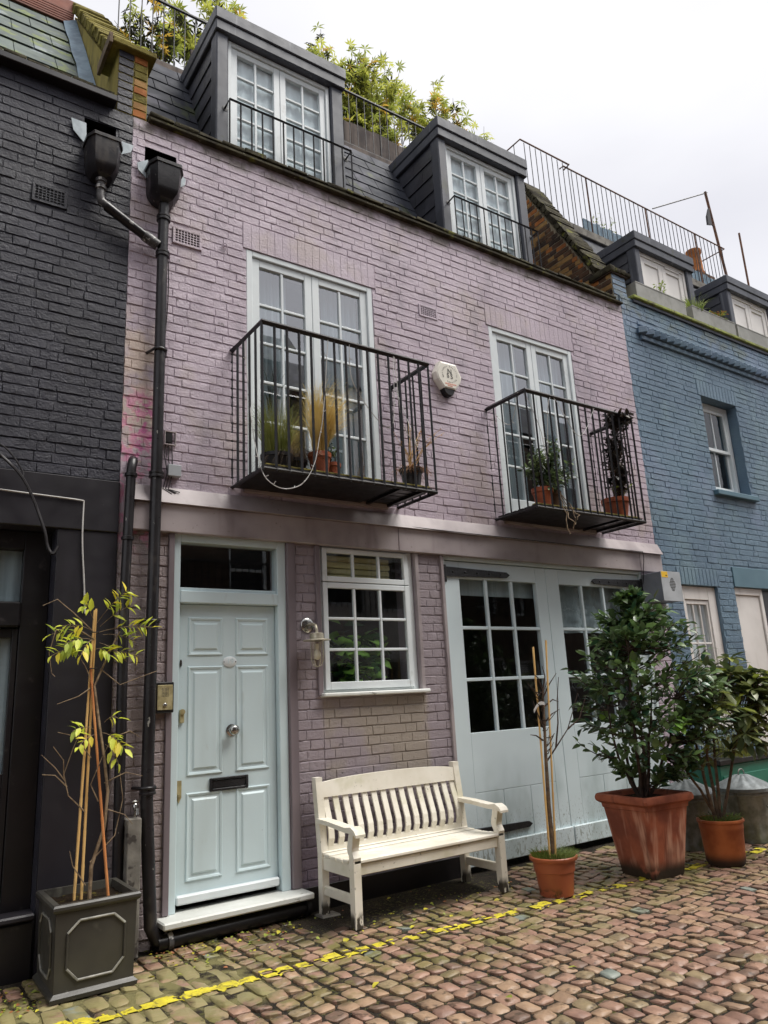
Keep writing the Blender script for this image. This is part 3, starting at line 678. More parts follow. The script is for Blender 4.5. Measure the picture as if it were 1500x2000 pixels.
# french windows
def french(x0, x1, z0, z1, yb, rows, mat, gm, part='french_window', st=0.085, mid=0.10, fr=(0.055, 0.055, 0.05, 0.05), top=0.07, bot=0.16, grp=None):
    f = frame_mb(x0+.002, x1-.002, z0+.002, z1-.002, yb, yb+0.11, fr[0], fr[1], fr[2], fr[3]).build(part, mat, pink if grp is None else grp)
    a, b = x0+fr[0], x1-fr[1]; c = (a+b)/2; lo, hi = z0+fr[2], z1-fr[3]
    for (u, v) in ((a+.003, c-.002), (c+.002, b-.003)):
        frame_mb(u, v, lo+.004, hi-.004, yb+0.02, yb+0.065, st*0.85, st*0.85, bot, top).build('leaf_frame', mat, f)
        g0, g1 = u+st*.85, v-st*.85; h0, h1 = lo+.004+bot, hi-.004-top
        glazing(f, g0, g1, h0, h1, yb+0.026, [(g0+g1)/2], [h0+(h1-h0)*k/rows for k in range(1, rows)], mat, gm, 0.024, 0.032)
    return f
french(*FW1, 0.0, 5, M['white'], M['glassup'])
french(*FW2, 0.0, 5, M['white'], M['glassup'])
for (a, b, c, d) in (FW1, FW2): boxpart('threshold', M['pinktrim'], pink, a-.04, b+.04, -0.03, 0.10, 3.07, 3.139, 0.006)

# air bricks
for (a, b, c, d) in AIR:
    f = frame_mb(a, b, c, d, -0.016, 0.02, 0.018, 0.018, 0.018, 0.018, 0.002).build('air_brick', M['pink'], pink)
    mb = MB(); nx, nz = 8, 5; w_, h_ = b-a-.036, d-c-.036
    for k in range(nx+1): mb.box(a+.018+w_*k/nx-.003, a+.018+w_*k/nx+.003, -0.0135, -0.0045, c+.018, d-.018)
    for k in range(nz+1): mb.box(a+.018, b-.018, -0.013, -0.005, c+.018+h_*k/nz-.003, c+.018+h_*k/nz+.003)
    mb.build('grille', M['pink'], f); boxpart('void', M['black'], f, a+.01, b-.01, -0.004, 0.002, c+.01, d-.01, 0)
mb = MB(); mb.tube([(0.78+.022*math.cos(t), -0.02, 5.20+.022*math.sin(t)) for t in [k*math.pi/8 for k in range(17)]], 0.004, 6); mb.box(.776, .784, -.022, 0, 5.196, 5.204)
mb.build('wall_ring', M['pink'], pink, smooth=60)
# ragged hole above the hopper
room(pink, 0.103, 0.357, -0.004, 0.27, 5.683, 5.897, M['black'])['label'] = 'dark ragged drain outlet hole in the lilac wall'
# parapet: drip course and mossy coping
boxpart('drip_course', M['moss'], pink, 0.12, 6.10, -0.05, 0.26, 6.135, 6.165, 0.006)
cp = boxpart('coping_bed', M['moss'], pink, 0.12, 6.02, -0.022, 0.24, 6.166, 6.195, 0.004)
coping_bricks(cp, M['moss'], 0.125, 6.0, -0.035, 0.20, 6.19, 0.045, 31, step=0.21)
# interiors
room(pink, 0.32, 2.75, 0.281, 3.0, 0.02, 2.71, M['room']); room(pink, 2.80, 6.0, 0.281, 4.0, 0.02, 2.71, M['room'])
room(pink, 0.05, 6.05, 0.281, 3.6, 3.06, 5.9, M['room'])

# mansard roof with slates, dormers and terrace
SA, SB_ = (0.32, 6.15), (1.10, 7.86)
mb = MB(); mb.add([(0.10, SA[0], SA[1]), (6.02, SA[0], SA[1]), (6.02, SB_[0], SB_[1]), (0.10, SB_[0], SB_[1]), (0.10, 5.0, SB_[1]), (6.02, 5.0, SB_[1]), (0.10, 0.2, 6.15), (6.02, 0.2, 6.15),
                   (0.10, 5.0, 0), (6.02, 5.0, 0), (4.76, SA[0], SA[1]), (4.76, SB_[0], SB_[1]), (4.76, 1.5, 6.15), (6.02, 1.5, 6.15), (6.02, 1.5, 7.86), (4.76, 1.5, 7.86), (4.76, 0.2, 6.15), (4.76, 5.0, 7.86)],
    [(0, 10, 11, 3), (3, 11, 15, 17, 4), (6, 16, 10, 0), (16, 7, 13, 12), (12, 13, 14, 15), (10, 12, 15, 11), (15, 14, 5, 17), (4, 5, 9, 8)])
roof = mb.build('roof', M['slate'], pink)
slates(roof, 0.11, 4.75, SA, SB_, 9, 0.30, M['slate'], 3, skip=((0.80, 2.11), (3.42, 4.72)))
boxpart('terrace_edge_board', M['timber'], roof, 0.11, 4.76, 1.09, 1.14, 7.862, 7.93, 0.004)
def dormer(x0, x1, owner, lead, cheek, y0=0.15, y1=1.12, z0=6.17, zt=7.80, rows=7):
    mb = MB(); mb.box(x0+.03, x1-.03, y0+.14, y1+.2, z0, zt-.27, 0); 
    mb.box(x0+.005, x0+.125, y0, y0+.14, z0, zt-.205, 0.012); mb.box(x1-.145, x1-.005, y0, y0+.14, z0, zt-.205, 0.012)
    d = mb.build('dormer', lead, owner)
    mb = MB(); mb.box(x0-.012, x1+.012, y0-.035, y1+.25, zt-.225, zt-.115, 0.008); mb.build('lower_fascia', lead, d)
    mb = MB(); mb.box(x0-.022, x1+.022, y0-.05, y1+.28, zt-.114, zt+.02, 0.010); mb.build('roof_slab', lead, d)
    rh = (zt-.23-z0)/rows; q = random.Random(int(x0*100))
    for r in range(rows):
        y = y0+.142-(0.16 if r % 2 else 0)
        while y < y1+.1:
            a, b = max(y, y0+.142)+.002, min(y+.34, y1+.15)-.002; y += .34
            if b-a < .04: continue
            mb = MB(); t0 = x0+.022; 
            mb.loft([[(t0-.010, a, z0+rh*r), (t0+.008, a, z0+rh*r), (t0+.008, a, z0+rh*(r+1)+.01), (t0+.004, a, z0+rh*(r+1)+.01)],
                     [(t0-.010, b, z0+rh*r), (t0+.008, b, z0+rh*r), (t0+.008, b, z0+rh*(r+1)+.01), (t0+.004, b, z0+rh*(r+1)+.01)]])
            mb.build('cheek_slate', cheek, d)
    return d
for (x0, x1) in ((0.76, 2.14), (3.38, 4.76)):
    dormer(x0, x1, pink, M['lead'], M['slatedark'])
    fwd = french(x0+.127, x1-.147, 6.18, 7.572, 0.185, 5, M['white'], M['glassclear'], part='dormer_window', st=0.075, fr=(.04, .04, .03, .045), top=.06, bot=.09)
    mb = MB(); n = 40
    V = [(x0+.17+(x1-x0-.36)*k/n, 0.27+0.006*math.sin(k*1.9)+.004*math.sin(k*0.7), z) for z in (6.2, 7.5) for k in range(n+1)]
    mb.add(V, [(k, k+1, n+2+k, n+1+k) for k in range(n)]); mb.build('net_curtain', M['net'], fwd, smooth=180, recalc=False)
    # juliet rail
    mb = MB(); a, b = x0+.09, x1-.0; zt = 6.765; y = 0.045
    mb.tube([(a, 0.16, zt-.02), (a, y, zt), (b, y, zt), (b, 0.16, zt-.02)], 0.0125, 4)
    for xx in (a, b): mb.lathe([(0, 0), (.03, 0), (.03, .008), (0, .01)], n=10, M=Matrix.Translation((xx, 0.155, zt-.02)) @ Matrix.Rotation(R(90), 4, 'X'))
    jr = mb.build('juliet_railing', M['iron'], pink)
    n = 12; bars(jr, [(a+(b-a)*k/n, y, 6.24) for k in range(n+1)], [(a+(b-a)*k/n, y, zt) for k in range(n+1)], 0.014, M['iron'])
# terrace railing
mb = MB(); ty = 1.16
mb.tube([(0.12, ty, 8.76), (5.2, ty, 8.76)], 0.017, 6); mb.tube([(0.12, ty, 7.99), (5.2, ty, 7.99)], 0.012, 6)
tr = mb.build('terrace_railing', M['iron'], pink)
xs = [0.12+0.115*k for k in range(45)]
bars(tr, [(x, ty, 7.93) for x in xs], [(x, ty, 8.76) for x in xs], 0.012, M['iron'], round_=True)
q = random.Random(5); x = 0.9
while x < 5.0:                                    # weathered boards behind the railing
    wd = q.uniform(.10, .15); h = 8.38+q.uniform(-.02, .02)
    boxpart('screen_board', M['timber'], tr, x, x+wd-.006, ty+.06, ty+.08+q.uniform(0, .01), 7.9, h, 0.002); x += wd

# iron balconies
def balcony(x0, x1, seed):
    z0, z1, y = 3.10, 4.26, -0.56
    mb = MB(); mb.tube([(x0, 0.0, z0), (x0, y, z0), (x1, y, z0), (x1, 0.0, z0)], 0.016, 4)
    b = mb.build('balcony', M['iron'], pink)
    mb = MB(); mb.tube([(x0, 0.0, z1), (x0, y, z1), (x1, y, z1), (x1, 0.0, z1)], 0.024, 4); mb.build('top_rail', M['iron'], b)
    n = 15
    bars(b, [(x0+(x1-x0)*k/n, y, z0-.015) for k in range(n+1)], [(x0+(x1-x0)*k/n, y, z1) for k in range(n+1)], 0.019, M['iron'], 'bar')
    for xx in (x0, x1): bars(b, [(xx, y*k/5, z0) for k in range(0, 5)], [(xx, y*k/5, z1) for k in range(0, 5)], 0.017, M['iron'], 'bar')
    q = random.Random(seed)
    for k in range(6):
        ya = -0.545+k*0.09
        boxpart('deck_slat', M['black'], b, x0+.015, x1-.03, ya, ya+0.072, z0+.012, z0+.034, 0.002)
    boxpart('under_sheet', M['black'], b, x0+.02, x1-.42, -0.53, -0.02, z0-.004, z0+.011, 0.001)
    for xx in (x1-.36, x1-.14): boxpart('bearer', M['black'], b, xx, xx+.03, -0.55, -0.0, z0-.012, z0+.0115, 0.001)
    boxpart('moss_edge', M['mossolive'], b, x0+.03, x1-.05, -0.54, -0.47, z0+.0345, z0+.05, 0.004)
    return b
balcony(0.85, 2.43, 1); balcony(3.61, 5.20, 2)

# ------------------------------------------------------------------ the charcoal house on the left
dk = thing('charcoal_house', 'charcoal painted brick house with black timber ground floor, at left', 'house', (-1.6, 0.15, 0))
X0 = -3.4; HOLE1 = (-0.37, -0.13, 5.73, 5.96); AIRD = (-0.70, -0.46, 5.09, 5.24)
REC = (X0+0.4, -0.40, -0.05, 2.665)
mb = MB(); wall_panel(mb, X0, -0.002, -0.05, 6.14, 0.0, 0.28, [REC, HOLE1]); dwall = mb.build('wall', M['dark'], dk)
lim = [300]
lay(dwall, field(X0, -0.003, 3.04, 6.13, [HOLE1, AIRD], 21), [M['dark']], ID, lim, 22)
boxpart('lintel_band', M['darkflat'], dk, X0, -0.003, -0.03, -0.001, 2.665, 3.035, 0.006)
boxpart('pier', M['darkflat'], dk, -0.395, -0.004, -0.018, -0.001, 0.0, 2.664, 0.004)
f = frame_mb(*AIRD, -0.016, 0.02, 0.018, 0.018, 0.018, 0.018, 0.002).build('air_brick', M['dark'], dk)
a, b, c, d = AIRD; mb = MB(); nx, nz = 8, 5; w_, h_ = b-a-.036, d-c-.036
for k in range(nx+1): mb.box(a+.018+w_*k/nx-.003, a+.018+w_*k/nx+.003, -0.0135, -0.0045, c+.018, d-.018)
for k in range(nz+1): mb.box(a+.018, b-.018, -0.013, -0.005, c+.018+h_*k/nz-.003, c+.018+h_*k/nz+.003)
mb.build('grille', M['dark'], f); boxpart('void', M['black'], f, a+.01, b-.01, -0.004, 0.002, c+.01, d-.01, 0)
room(dk, -0.367, -0.133, -0.004, 0.27, 5.733, 5.957, M['black'])['label'] = 'dark ragged drain outlet hole in the charcoal wall'
# black joinery in the recess
yr = 0.12
fr = frame_mb(-1.62, -0.402, 0.30, 2.66, yr, yr+.08, 0.06, 0.165, 0.10, 0.125).build('shopfront_frame', M['black'], dk)
boxpart('mullion_rail', M['black'], fr, -1.558, -0.568, yr-.03, yr+.08, 2.02, 2.185, 0.012)
mb = MB(); mb.add([(-1.56, yr+.05, 2.18), (-.566, yr+.05, 2.18), (-.566, yr+.05, 2.54), (-1.56, yr+.05, 2.54)], [(0, 1, 2, 3)]); mb.build('pane', M['glassclear'], fr, recalc=False)
d2 = frame_mb(-1.556, -0.57, 0.405, 2.015, yr+.012, yr+.06, 0.08, 0.035, 0.72, 0.06).build('glazed_door', M['black'], dk)
mb = MB(); mb.add([(-1.48, yr+.04, 1.12), (-.604, yr+.04, 1.12), (-.604, yr+.04, 1.96), (-1.48, yr+.04, 1.96)], [(0, 1, 2, 3)]); mb.build('pane', M['glassclear'], d2, recalc=False)
fm = frame_mb(-1.40, -0.66, 0.50, 1.02, yr+.004, yr+.013, .02, .02, .02, .02, .003); fm.build('panel_moulding', M['black'], d2)
boxpart('step', M['black'], dk, -1.7, -0.402, -0.04, 0.3, -0.02, 0.30, 0.012)
boxpart('step_nosing', M['darkflat'], dk, -1.7, -0.403, -0.06, 0.1, 0.302, 0.34, 0.01)
room(dk, -1.7, -0.45, 0.285, 2.4, 0.3, 2.66, M['room'])
mb = MB(); n = 36
mb.add([(-1.55+1.05*k/n, 0.235+0.02*math.sin(k*1.3)+.01*math.sin(k*3.1), z) for z in (1.1, 2.6) for k in range(n+1)], [(k, k+1, n+2+k, n+1+k) for k in range(n)])
cu = mb.build('curtain', M['curtain'], None, smooth=180, recalc=False); tag(cu, 'pale curtain behind the glass of the black shopfront', 'curtain')
# eaves, slate slope, ridge louvre
boxpart('eaves_board', M['darkflat'], dk, X0, -0.15, -0.09, 0.10, 6.145, 6.20, 0.006)
gt = boxpart('gutter_bed', M['moss'], dk, X0, -0.15, -0.05, 0.12, 6.201, 6.235, 0.004)
coping_bricks(gt, M['moss'], -1.6, -0.20, -0.03, 0.10, 6.235, 0.04, 77, step=0.16, name='moss_clump')
mb = MB(); mb.add([(X0, 0.37, 6.25), (-0.14, 0.37, 6.25), (-0.14, 2.0, 8.78), (X0, 2.0, 8.78), (X0, 5, 8.8), (-.14, 5, 8.8), (X0, 5, 0), (-.14, 5, 0), (X0, .1, 6.21), (-.14, .1, 6.21)], [(0, 1, 2, 3), (3, 2, 5, 4), (4, 5, 7, 6), (8, 9, 1, 0)])
drf = mb.build('roof', M['slatepale'], dk)
slates(drf, -1.7, -0.22, (0.37, 6.25), (2.0, 8.78), 8, 0.36, M['slatepale'], 9)
mb = MB(); q = random.Random(3); V = []
for k in range(9):
    t = k/8; y = 0.37+1.63*t; z = 6.27+2.53*t
    V += [(-0.26+q.uniform(-.012, .012), y-.03, z), (-0.20, y-.04+q.uniform(-.01, .01), z+.02), (-0.139, y-.04, z+.06+q.uniform(-.02, .02))]
mb.add(V, [(3*k+j, 3*k+j+1, 3*k+j+4, 3*k+j+3) for k in range(8) for j in (0, 1)]); mb.build('lead_flashing', M['blueflash'], dk, smooth=60, recalc=False)
lv = boxpart('ridge_beam', M['redtimber'], dk, X0, -0.16, 1.99, 2.15, 8.98, 9.14, 0.006)
for k in range(6): boxpart('louvre_slat', M['redtimber'], lv, X0, -0.16, 1.965, 2.02, 8.79+k*.031, 8.813+k*.031, 0.002)

# ------------------------------------------------------------------ party walls at either end of the lilac roof
pl = thing('party_wall', 'algae stained party wall with brick pier and mossy sloping coping above black hopper', 'wall', (-0.02, 0.6, 6.14))
mb = MB()
mb.box(-0.135, 0.105, 0.002, 0.30, 6.142, 6.74)
mb.loft([[(-.13, .30, 6.14), (.10, .30, 6.14), (.10, .30, 6.86), (-.13, .30, 6.86)], [(-.13, 2.1, 6.14), (.10, 2.1, 6.14), (.10, 2.1, 9.05), (-.13, 2.1, 9.05)]])
rake = mb.build('rendered_core', M['olive'], pl)
left = lambda x, z, q: 0 if x < -0.015 else 1+q.randrange(3)
lay(rake, [(-0.132, 6.15+.075*k, 0.118, .064) for k in range(8)] + [(-0.006, 6.15+.075*k, 0.105, .064) for k in range(8)], [left, M['dark'], M['stock0'], M['stock1'], M['mossolive']], ID, [300], 41)
mb = MB(); mb.box(-0.20, 0.16, -0.06, 0.34, 6.742, 6.80, 0.008); mb.build('coping_slab', M['mossolive'], pl)
mb = MB(); A = Matrix.Translation((-0.205, -0.06, 6.70)); mb.box(-0.23, -0.202, -0.07, 0.33, 6.71, 6.81, 0.003); mb.build('drip_board', M['bark'], pl)
def raking(owner, x0, x1, P0, P1, h, mat, seed, step=0.072):
    q = random.Random(seed); P0 = Vector((0,)+P0); P1 = Vector((0,)+P1); D = P1-P0; n = int(D.length/step); s = D.normalized(); ang = math.atan2(s.z, s.y); vs_ = []
    for k in range(6):
        mb = MB(); mb.box(0, x1-x0, 0, step-.006, 0, h, 0.010)
        mb.v = [(a+q.uniform(-.012, .012), b+q.uniform(-.004, .004), c+q.uniform(-.010, .010)) for a, b, c in mb.v]; vs_.append(mb.mesh('coping_brick', mat, 50))
    for k in range(n):
        p = P0+D*(k/n); inst('coping_brick', q.choice(vs_), owner, Matrix.Translation((x0+q.uniform(-.01, .01), p.y, p.z)) @ Matrix.Rotation(ang, 4, 'X'))
raking(rake, -0.175, 0.15, (0.18, 6.80), (2.05, 9.05), 0.10, M['mossolive'], 8)

pr = thing('party_wall', 'raking bare brick party wall with mossy coping between lilac and blue roofs', 'wall', (6.2, 0.6, 6.14))
mb = MB(); XL = 6.03
mb.loft([[(XL, .02, 6.14), (6.30, .02, 6.14), (6.30, .02, 6.60), (XL, .02, 6.60)], [(XL, .28, 6.14), (6.30, .28, 6.14), (6.30, .28, 6.70), (XL, .28, 6.70)],
         [(XL, 1.35, 6.14), (6.30, 1.35, 6.14), (6.30, 1.35, 8.72), (XL, 1.35, 8.72)], [(XL, 2.2, 6.14), (6.30, 2.2, 6.14), (6.30, 2.2, 8.72), (XL, 2.2, 8.72)]])
core = mb.build('mortar_core', M['mortar'], pr)
TS = Matrix.Translation((XL, 0, 0)) @ Matrix.Rotation(R(-90), 4, 'Z')     # local x runs towards -y
bp = []
for (x, z, l, h) in field(-1.33, -0.03, 6.15, 8.65, [], 61):
    ymin = 0.02 if z+h < 6.6 else 0.28+(z+h-6.70)/1.885
    if -(x+l) >= ymin: bp.append((x, z, l, h))
    elif -x > ymin+.03: bp.append((x, z, -x-ymin, h))
lay(core, bp, [M['stock2'], M['stock3'], M['stock2'], M['stock0'], M['stock1'], M['stock2'], M['stock0']], TS, [300], 62)
lay(core, [(XL+.002, 6.15+.075*k, 0.262, .064) for k in range(6)], [M['blue']], Matrix.Translation((0, .02, 0)), [20], 63)
coping_bricks(core, M['moss'], XL-.05, 6.36, -0.03, 0.34, 6.605, 0.07, 66, step=0.1)
boxpart('oversailing_course', M['stock3'], pr, XL-.03, 6.33, -0.01, 0.30, 6.585, 6.603, 0.003)
raking(core, XL-.05, 6.34, (0.25, 6.72), (1.33, 8.76), 0.075, M['moss'], 9, step=.11)
boxpart('coping_top', M['moss'], pr, XL-.05, 6.34, 1.33, 1.75, 8.73, 8.84, 0.02)

# ------------------------------------------------------------------ the blue house
bl = thing('blue_house', 'blue painted brick house with dentil course and cream dormers, at right', 'house', (8.8, 0.15, 0))
XR = 13.5
BW = (7.58, 8.42, 3.87, 5.20); BLW = (6.50, 7.24, 0.9, 2.585); BLD = (7.62, 9.2, -0.05, 2.60)
hb = [BW, BLW, BLD]
mb = MB(); wall_panel(mb, 6.112, XR, -0.05, 6.30, 0.0, 0.30, hb); bwall = mb.build('wall', M['blue'], bl)
DEN = (6.40, XR, 5.74, 6.0); LT = [(7.52, 8.48, 5.20, 5.43), (6.44, 7.30, 2.585, 2.80), (7.62, 9.6, 2.60, 2.86)]
lay(bwall, field(6.113, XR, 0.03, 6.30, hb+LT+[DEN], 51), [M['blue']], ID, [300], 52)
for (a, b, c, d) in LT[:2]:
    x = a
    while x < b-.01: boxpart('soldier_brick', M['blue'], bwall, x+.002, min(x+.074, b)-.002, -.011, .004, c+.002, d-.003, .004); x += .075
boxpart('door_lintel', M['blueflat'], bl, 7.62, 9.6, -0.02, -0.001, 2.602, 2.858, 0.004)
boxpart('dentil_base', M['blue'], bl, 6.41, XR, -0.035, -0.001, 5.74, 5.80, 0.006)
boxpart('dentil_top', M['blue'], bl, 6.39, XR, -0.02, -0.001, 5.945, 5.99, 0.006)
x = 6.43; q = random.Random(2)
while x < 10.8:                                                      # bricks set cornerwise
    Tm = Matrix.Translation((x, -0.034, 5.81)) @ Matrix.Rotation(R(45+q.uniform(-6, 6)), 4, 'Z'); mb = MB(); mb.box(-.056, .056, -.056, .056, 0, .085, .005, M=Tm); mb.build('dentil_brick', M['blue'], bl); x += 0.142
# upper sash window
sw = frame_mb(7.60, 8.40, 3.88, 5.19, 0.13, 0.22, 0.07, 0.07, 0.06, 0.07).build('sash_window', M['white'], bl)
frame_mb(7.672, 8.328, 4.50, 5.118, 0.135, 0.165, 0.045, 0.045, 0.045, 0.05).build('upper_sash', M['white'], sw)
frame_mb(7.672, 8.328, 3.942, 4.56, 0.168, 0.198, 0.045, 0.045, 0.06, 0.05).build('lower_sash', M['white'], sw)
glazing(sw, 7.718, 8.282, 4.546, 5.066, 0.138, [8.0], (), M['white'], M['glass'], .022, .024)
glazing(sw, 7.718, 8.282, 4.004, 4.508, 0.171, [8.0], (), M['white'], M['glass'], .022, .024)
boxpart('sill', M['blueflat'], bl, 7.52, 8.50, -0.07, 0.13, 3.80, 3.868, 0.008)
room(bl, 7.0, 9.0, 0.301, 2.6, 3.4, 5.6, M['room'])
# lower window and door
lw = frame_mb(6.502, 7.238, 0.91, 2.58, 0.035, 0.13, 0.09, 0.16, 0.08, 0.16).build('cream_window', M['cream'], bl)
frame_mb(6.595, 7.076, 1.00, 2.415, 0.05, 0.09, .035, .035, .05, .05).build('casement', M['cream'], lw)
glazing(lw, 6.632, 7.04, 1.06, 2.36, 0.055, (6.765, 6.905), (1.47, 1.90), M['cream'], M['glass'], .022, .028)
mb = MB(); n = 30; mb.add([(6.55+.6*k/n, .16+.004*math.sin(k*1.7), z) for z in (.95, 2.5) for k in range(n+1)], [(k, k+1, n+2+k, n+1+k) for k in range(n)])
tag(mb.build('curtain', M['net'], None, smooth=180, recalc=False), 'pale net curtain behind the cream framed window of the blue house', 'curtain')
room(bl, 6.3, 7.5, 0.301, 2.0, 0.3, 2.59, M['room'])
frd = frame_mb(7.622, 8.30, 0.02, 2.598, 0.02, 0.12, 0.03, 0.07, 0, 0.09).build('door_frame', M['cream'], bl)
mb = MB(); mb.box(7.656, 8.226, 0.04, 0.09, 0.05, 2.505, 0.004); mb.build('plain_door', M['cream'], bl)
boxpart('dark_infill', M['darkflat'], bl, 8.31, 9.2, 0.10, 0.2, 0, 2.6, 0)
# parapet ledge, planters, dormers
boxpart('parapet_ledge', M['limeledge'], bl, 6.34, XR, -0.06, 0.20, 6.302, 6.345, 0.008)
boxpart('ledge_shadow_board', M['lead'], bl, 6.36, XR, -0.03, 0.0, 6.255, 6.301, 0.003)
mb = MB(); mb.add([(6.3, .2, 6.32), (XR, .2, 6.32), (XR, .42, 6.36), (6.3, .42, 6.36), (6.3, 1.45, 8.45), (XR, 1.45, 8.45), (6.3, 5, 8.45), (XR, 5, 8.45), (6.3, 5, 0), (XR, 5, 0)], [(0, 1, 2, 3), (3, 2, 5, 4), (4, 5, 7, 6), (6, 7, 9, 8)])
brf = mb.build('roof', M['slate'], bl)
slates(brf, 6.31, 9.4, (0.42, 6.36), (1.45, 8.45), 9, 0.3, M['slate'], 13, skip=((7.08, 8.38),))
for (x0, x1) in ((7.04, 8.42), (9.34, 10.72)):
    dormer(x0, x1, bl, M['lead'], M['slatedark'], y0=0.30, y1=1.30, z0=6.36, zt=7.70)
    f = frame_mb(x0+.128, x1-.148, 6.37, 7.48, 0.335, 0.42, .05, .05, .04, .06).build('dormer_doors', M['cream'], bl)
    a, b = x0+.178, x1-.198; c = (a+b)/2
    for (u, v) in ((a+.003, c-.002), (c+.002, b-.003)):
        frame_mb(u, v, 6.42, 7.416, .35, .39, .09, .09, .12, .09).build('leaf_frame', M['cream'], f)
        boxpart('leaf_panel', M['cream'], f, u+.085, v-.085, .368, .378, 6.53, 7.33, 0.002)
    boxpart('trickle_vent', M['cream'], f, c+.06, c+.42, .335, .352, 7.385, 7.41, .003)
mb = MB(); mb.box(6.31, XR, 1.40, 1.62, 8.45, 8.60, 0.01); mb.build('terrace_kerb', M['concrete'], bl)
bt = [(6.32, 7.42, 9.86), (7.36, 12.0, 9.80)]
mb = MB(); ty = 1.52
mb.tube([(6.32, 2.3, 9.86), (6.32, ty, 9.86), (7.44, ty, 9.86), (7.44, ty+.12, 9.84)], 0.014, 6); mb.tube([(7.34, ty+.12, 9.82), (7.34, ty+.04, 9.82), (12.0, ty+.04, 9.82), (12.0, 2.3, 9.82)], 0.013, 6)
br = mb.build('terrace_railing', M['rust'], bl)
xs = [6.40+.125*k for k in range(45)]
bars(br, [(x, ty+(.04 if x > 7.4 else 0), 8.6) for x in xs], [(x, ty+(.04 if x > 7.4 else 0), 9.83) for x in xs], .013, M['iron'], round_=True)
bars(br, [(x, ty+.05, 8.6) for x in (7.9, 9.5, 11.0)], [(x, ty+.05, 9.82) for x in (7.9, 9.5, 11.0)], .026, M['rust'], 'post', True)
bars(br, [(6.33, ty+.15*k, 8.6) for k in range(1, 5)], [(6.33, ty+.15*k, 9.86) for k in range(1, 5)], .013, M['iron'], round_=True)
q = random.Random(9)
for (u, v) in ((7.75, 9.0), (10.0, 11.9)):
    x = u
    while x < v: boxpart('fence_board', M['blueflash'], br, x, x+.10, ty+.09, ty+.11, 8.58, 9.02+q.uniform(-.02, .02), .002); x += .108

# ------------------------------------------------------------------ houses across the mews (seen only in the glass)
def across(label, x0, x1, mat, seed):
    h = thing('house_across_mews', label, 'house', ((x0+x1)/2, -8.9, 0), 'houses across the mews')
    q = random.Random(seed); y = -8.3; hs = []; n = max(2, int((x1-x0)/1.7)); top = 8.4+q.uniform(-.2, .3)
    for k in range(n):
        cx = x0+(k+.5)*(x1-x0)/n
        hs += [(cx-.42, cx+.42, 0.9, 2.3), (cx-.42, cx+.42, 3.4, 5.1), (cx-.42, cx+.42, 6.1, 7.6)]
    mb = MB(); wall_panel(mb, x0, x1, -.05, top, y-.3, y, hs); mb.build('wall', mat, h)
    for (a, b, c, d) in hs:
        f = frame_mb(a, b, c, d, y-.14, y-.06, .06, .06, .06, .06).build('window', M['white'], h)
        boxpart('pane', M['black'], f, a+.05, b-.05, y-.13, y-.12, c+.05, d-.05, 0)
        boxpart('meeting_rail', M['white'], f, a+.06, b-.06, y-.115, y-.07, (c+d)/2-.03, (c+d)/2+.03, .003)
        if q.random() < .5:
            for k in range(12): boxpart('blind_slat', M['white'], f, a+.08, (a+b)/2+.06, y-.119, y-.112, d-.14-k*.05, d-.11-k*.05, 0)
    rl = boxpart('railing', M['iron'], h, x0+.4, x1-.4, y+.05, y+.08, 4.35, 4.40, 0)
    for k in range(int((x1-x0-.8)/.14)): boxpart('baluster', M['iron'], rl, x0+.45+k*.14, x0+.465+k*.14, y+.055, y+.075, 3.35, 4.36, 0)
    mb = MB(); mb.loft([[(x, y+.15, top), (x, y-4, top), (x, y-4, top+1.0), (x, y-.9, top+1.3)] for x in (x0, x1)]); mb.build('roof', M['slate'], h)
across('brown brick house across the mews nearest the charcoal house', -4.2, 1.5, M['stock2'], 1)
across('dark grey house across the mews mirrored in the door transom', 1.52, 5.9, M['stock3'], 2)
across('cream house across the mews mirrored in the larger balcony window', 5.92, 9.8, M['cream'], 3)
across('sooty brick house across the mews mirrored in the garage glass', 9.82, 17.0, M['stock3'], 4)

# the next house along the same side, past the edge of the picture
nb = thing('neighbour_house', 'cream rendered house further along the mews beyond the blue house', 'house', (17.0, .15, 0))
hs = [(14.2+1.7*k, 15.1+1.7*k, z0, z1) for k in range(4) for (z0, z1) in ((.9, 2.3), (3.6, 5.1))]
mb = MB(); wall_panel(mb, XR+.002, 20.6, -.05, 6.4, 0, .3, hs); mb.build('wall', M['cream'], nb)
for (a, b, c, d) in hs:
    f = frame_mb(a, b, c, d, .06, .14, .06, .06, .06, .06).build('window', M['white'], nb); boxpart('pane', M['black'], f, a+.05, b-.05, .11, .12, c+.05, d-.05, 0)
mb = MB(); mb.loft([[(x, -.1, 6.4), (x, 5, 6.4), (x, 5, 8.2), (x, 1.4, 8.2)] for x in (XR+.002, 20.6)]); mb.build('roof', M['slate'], nb)
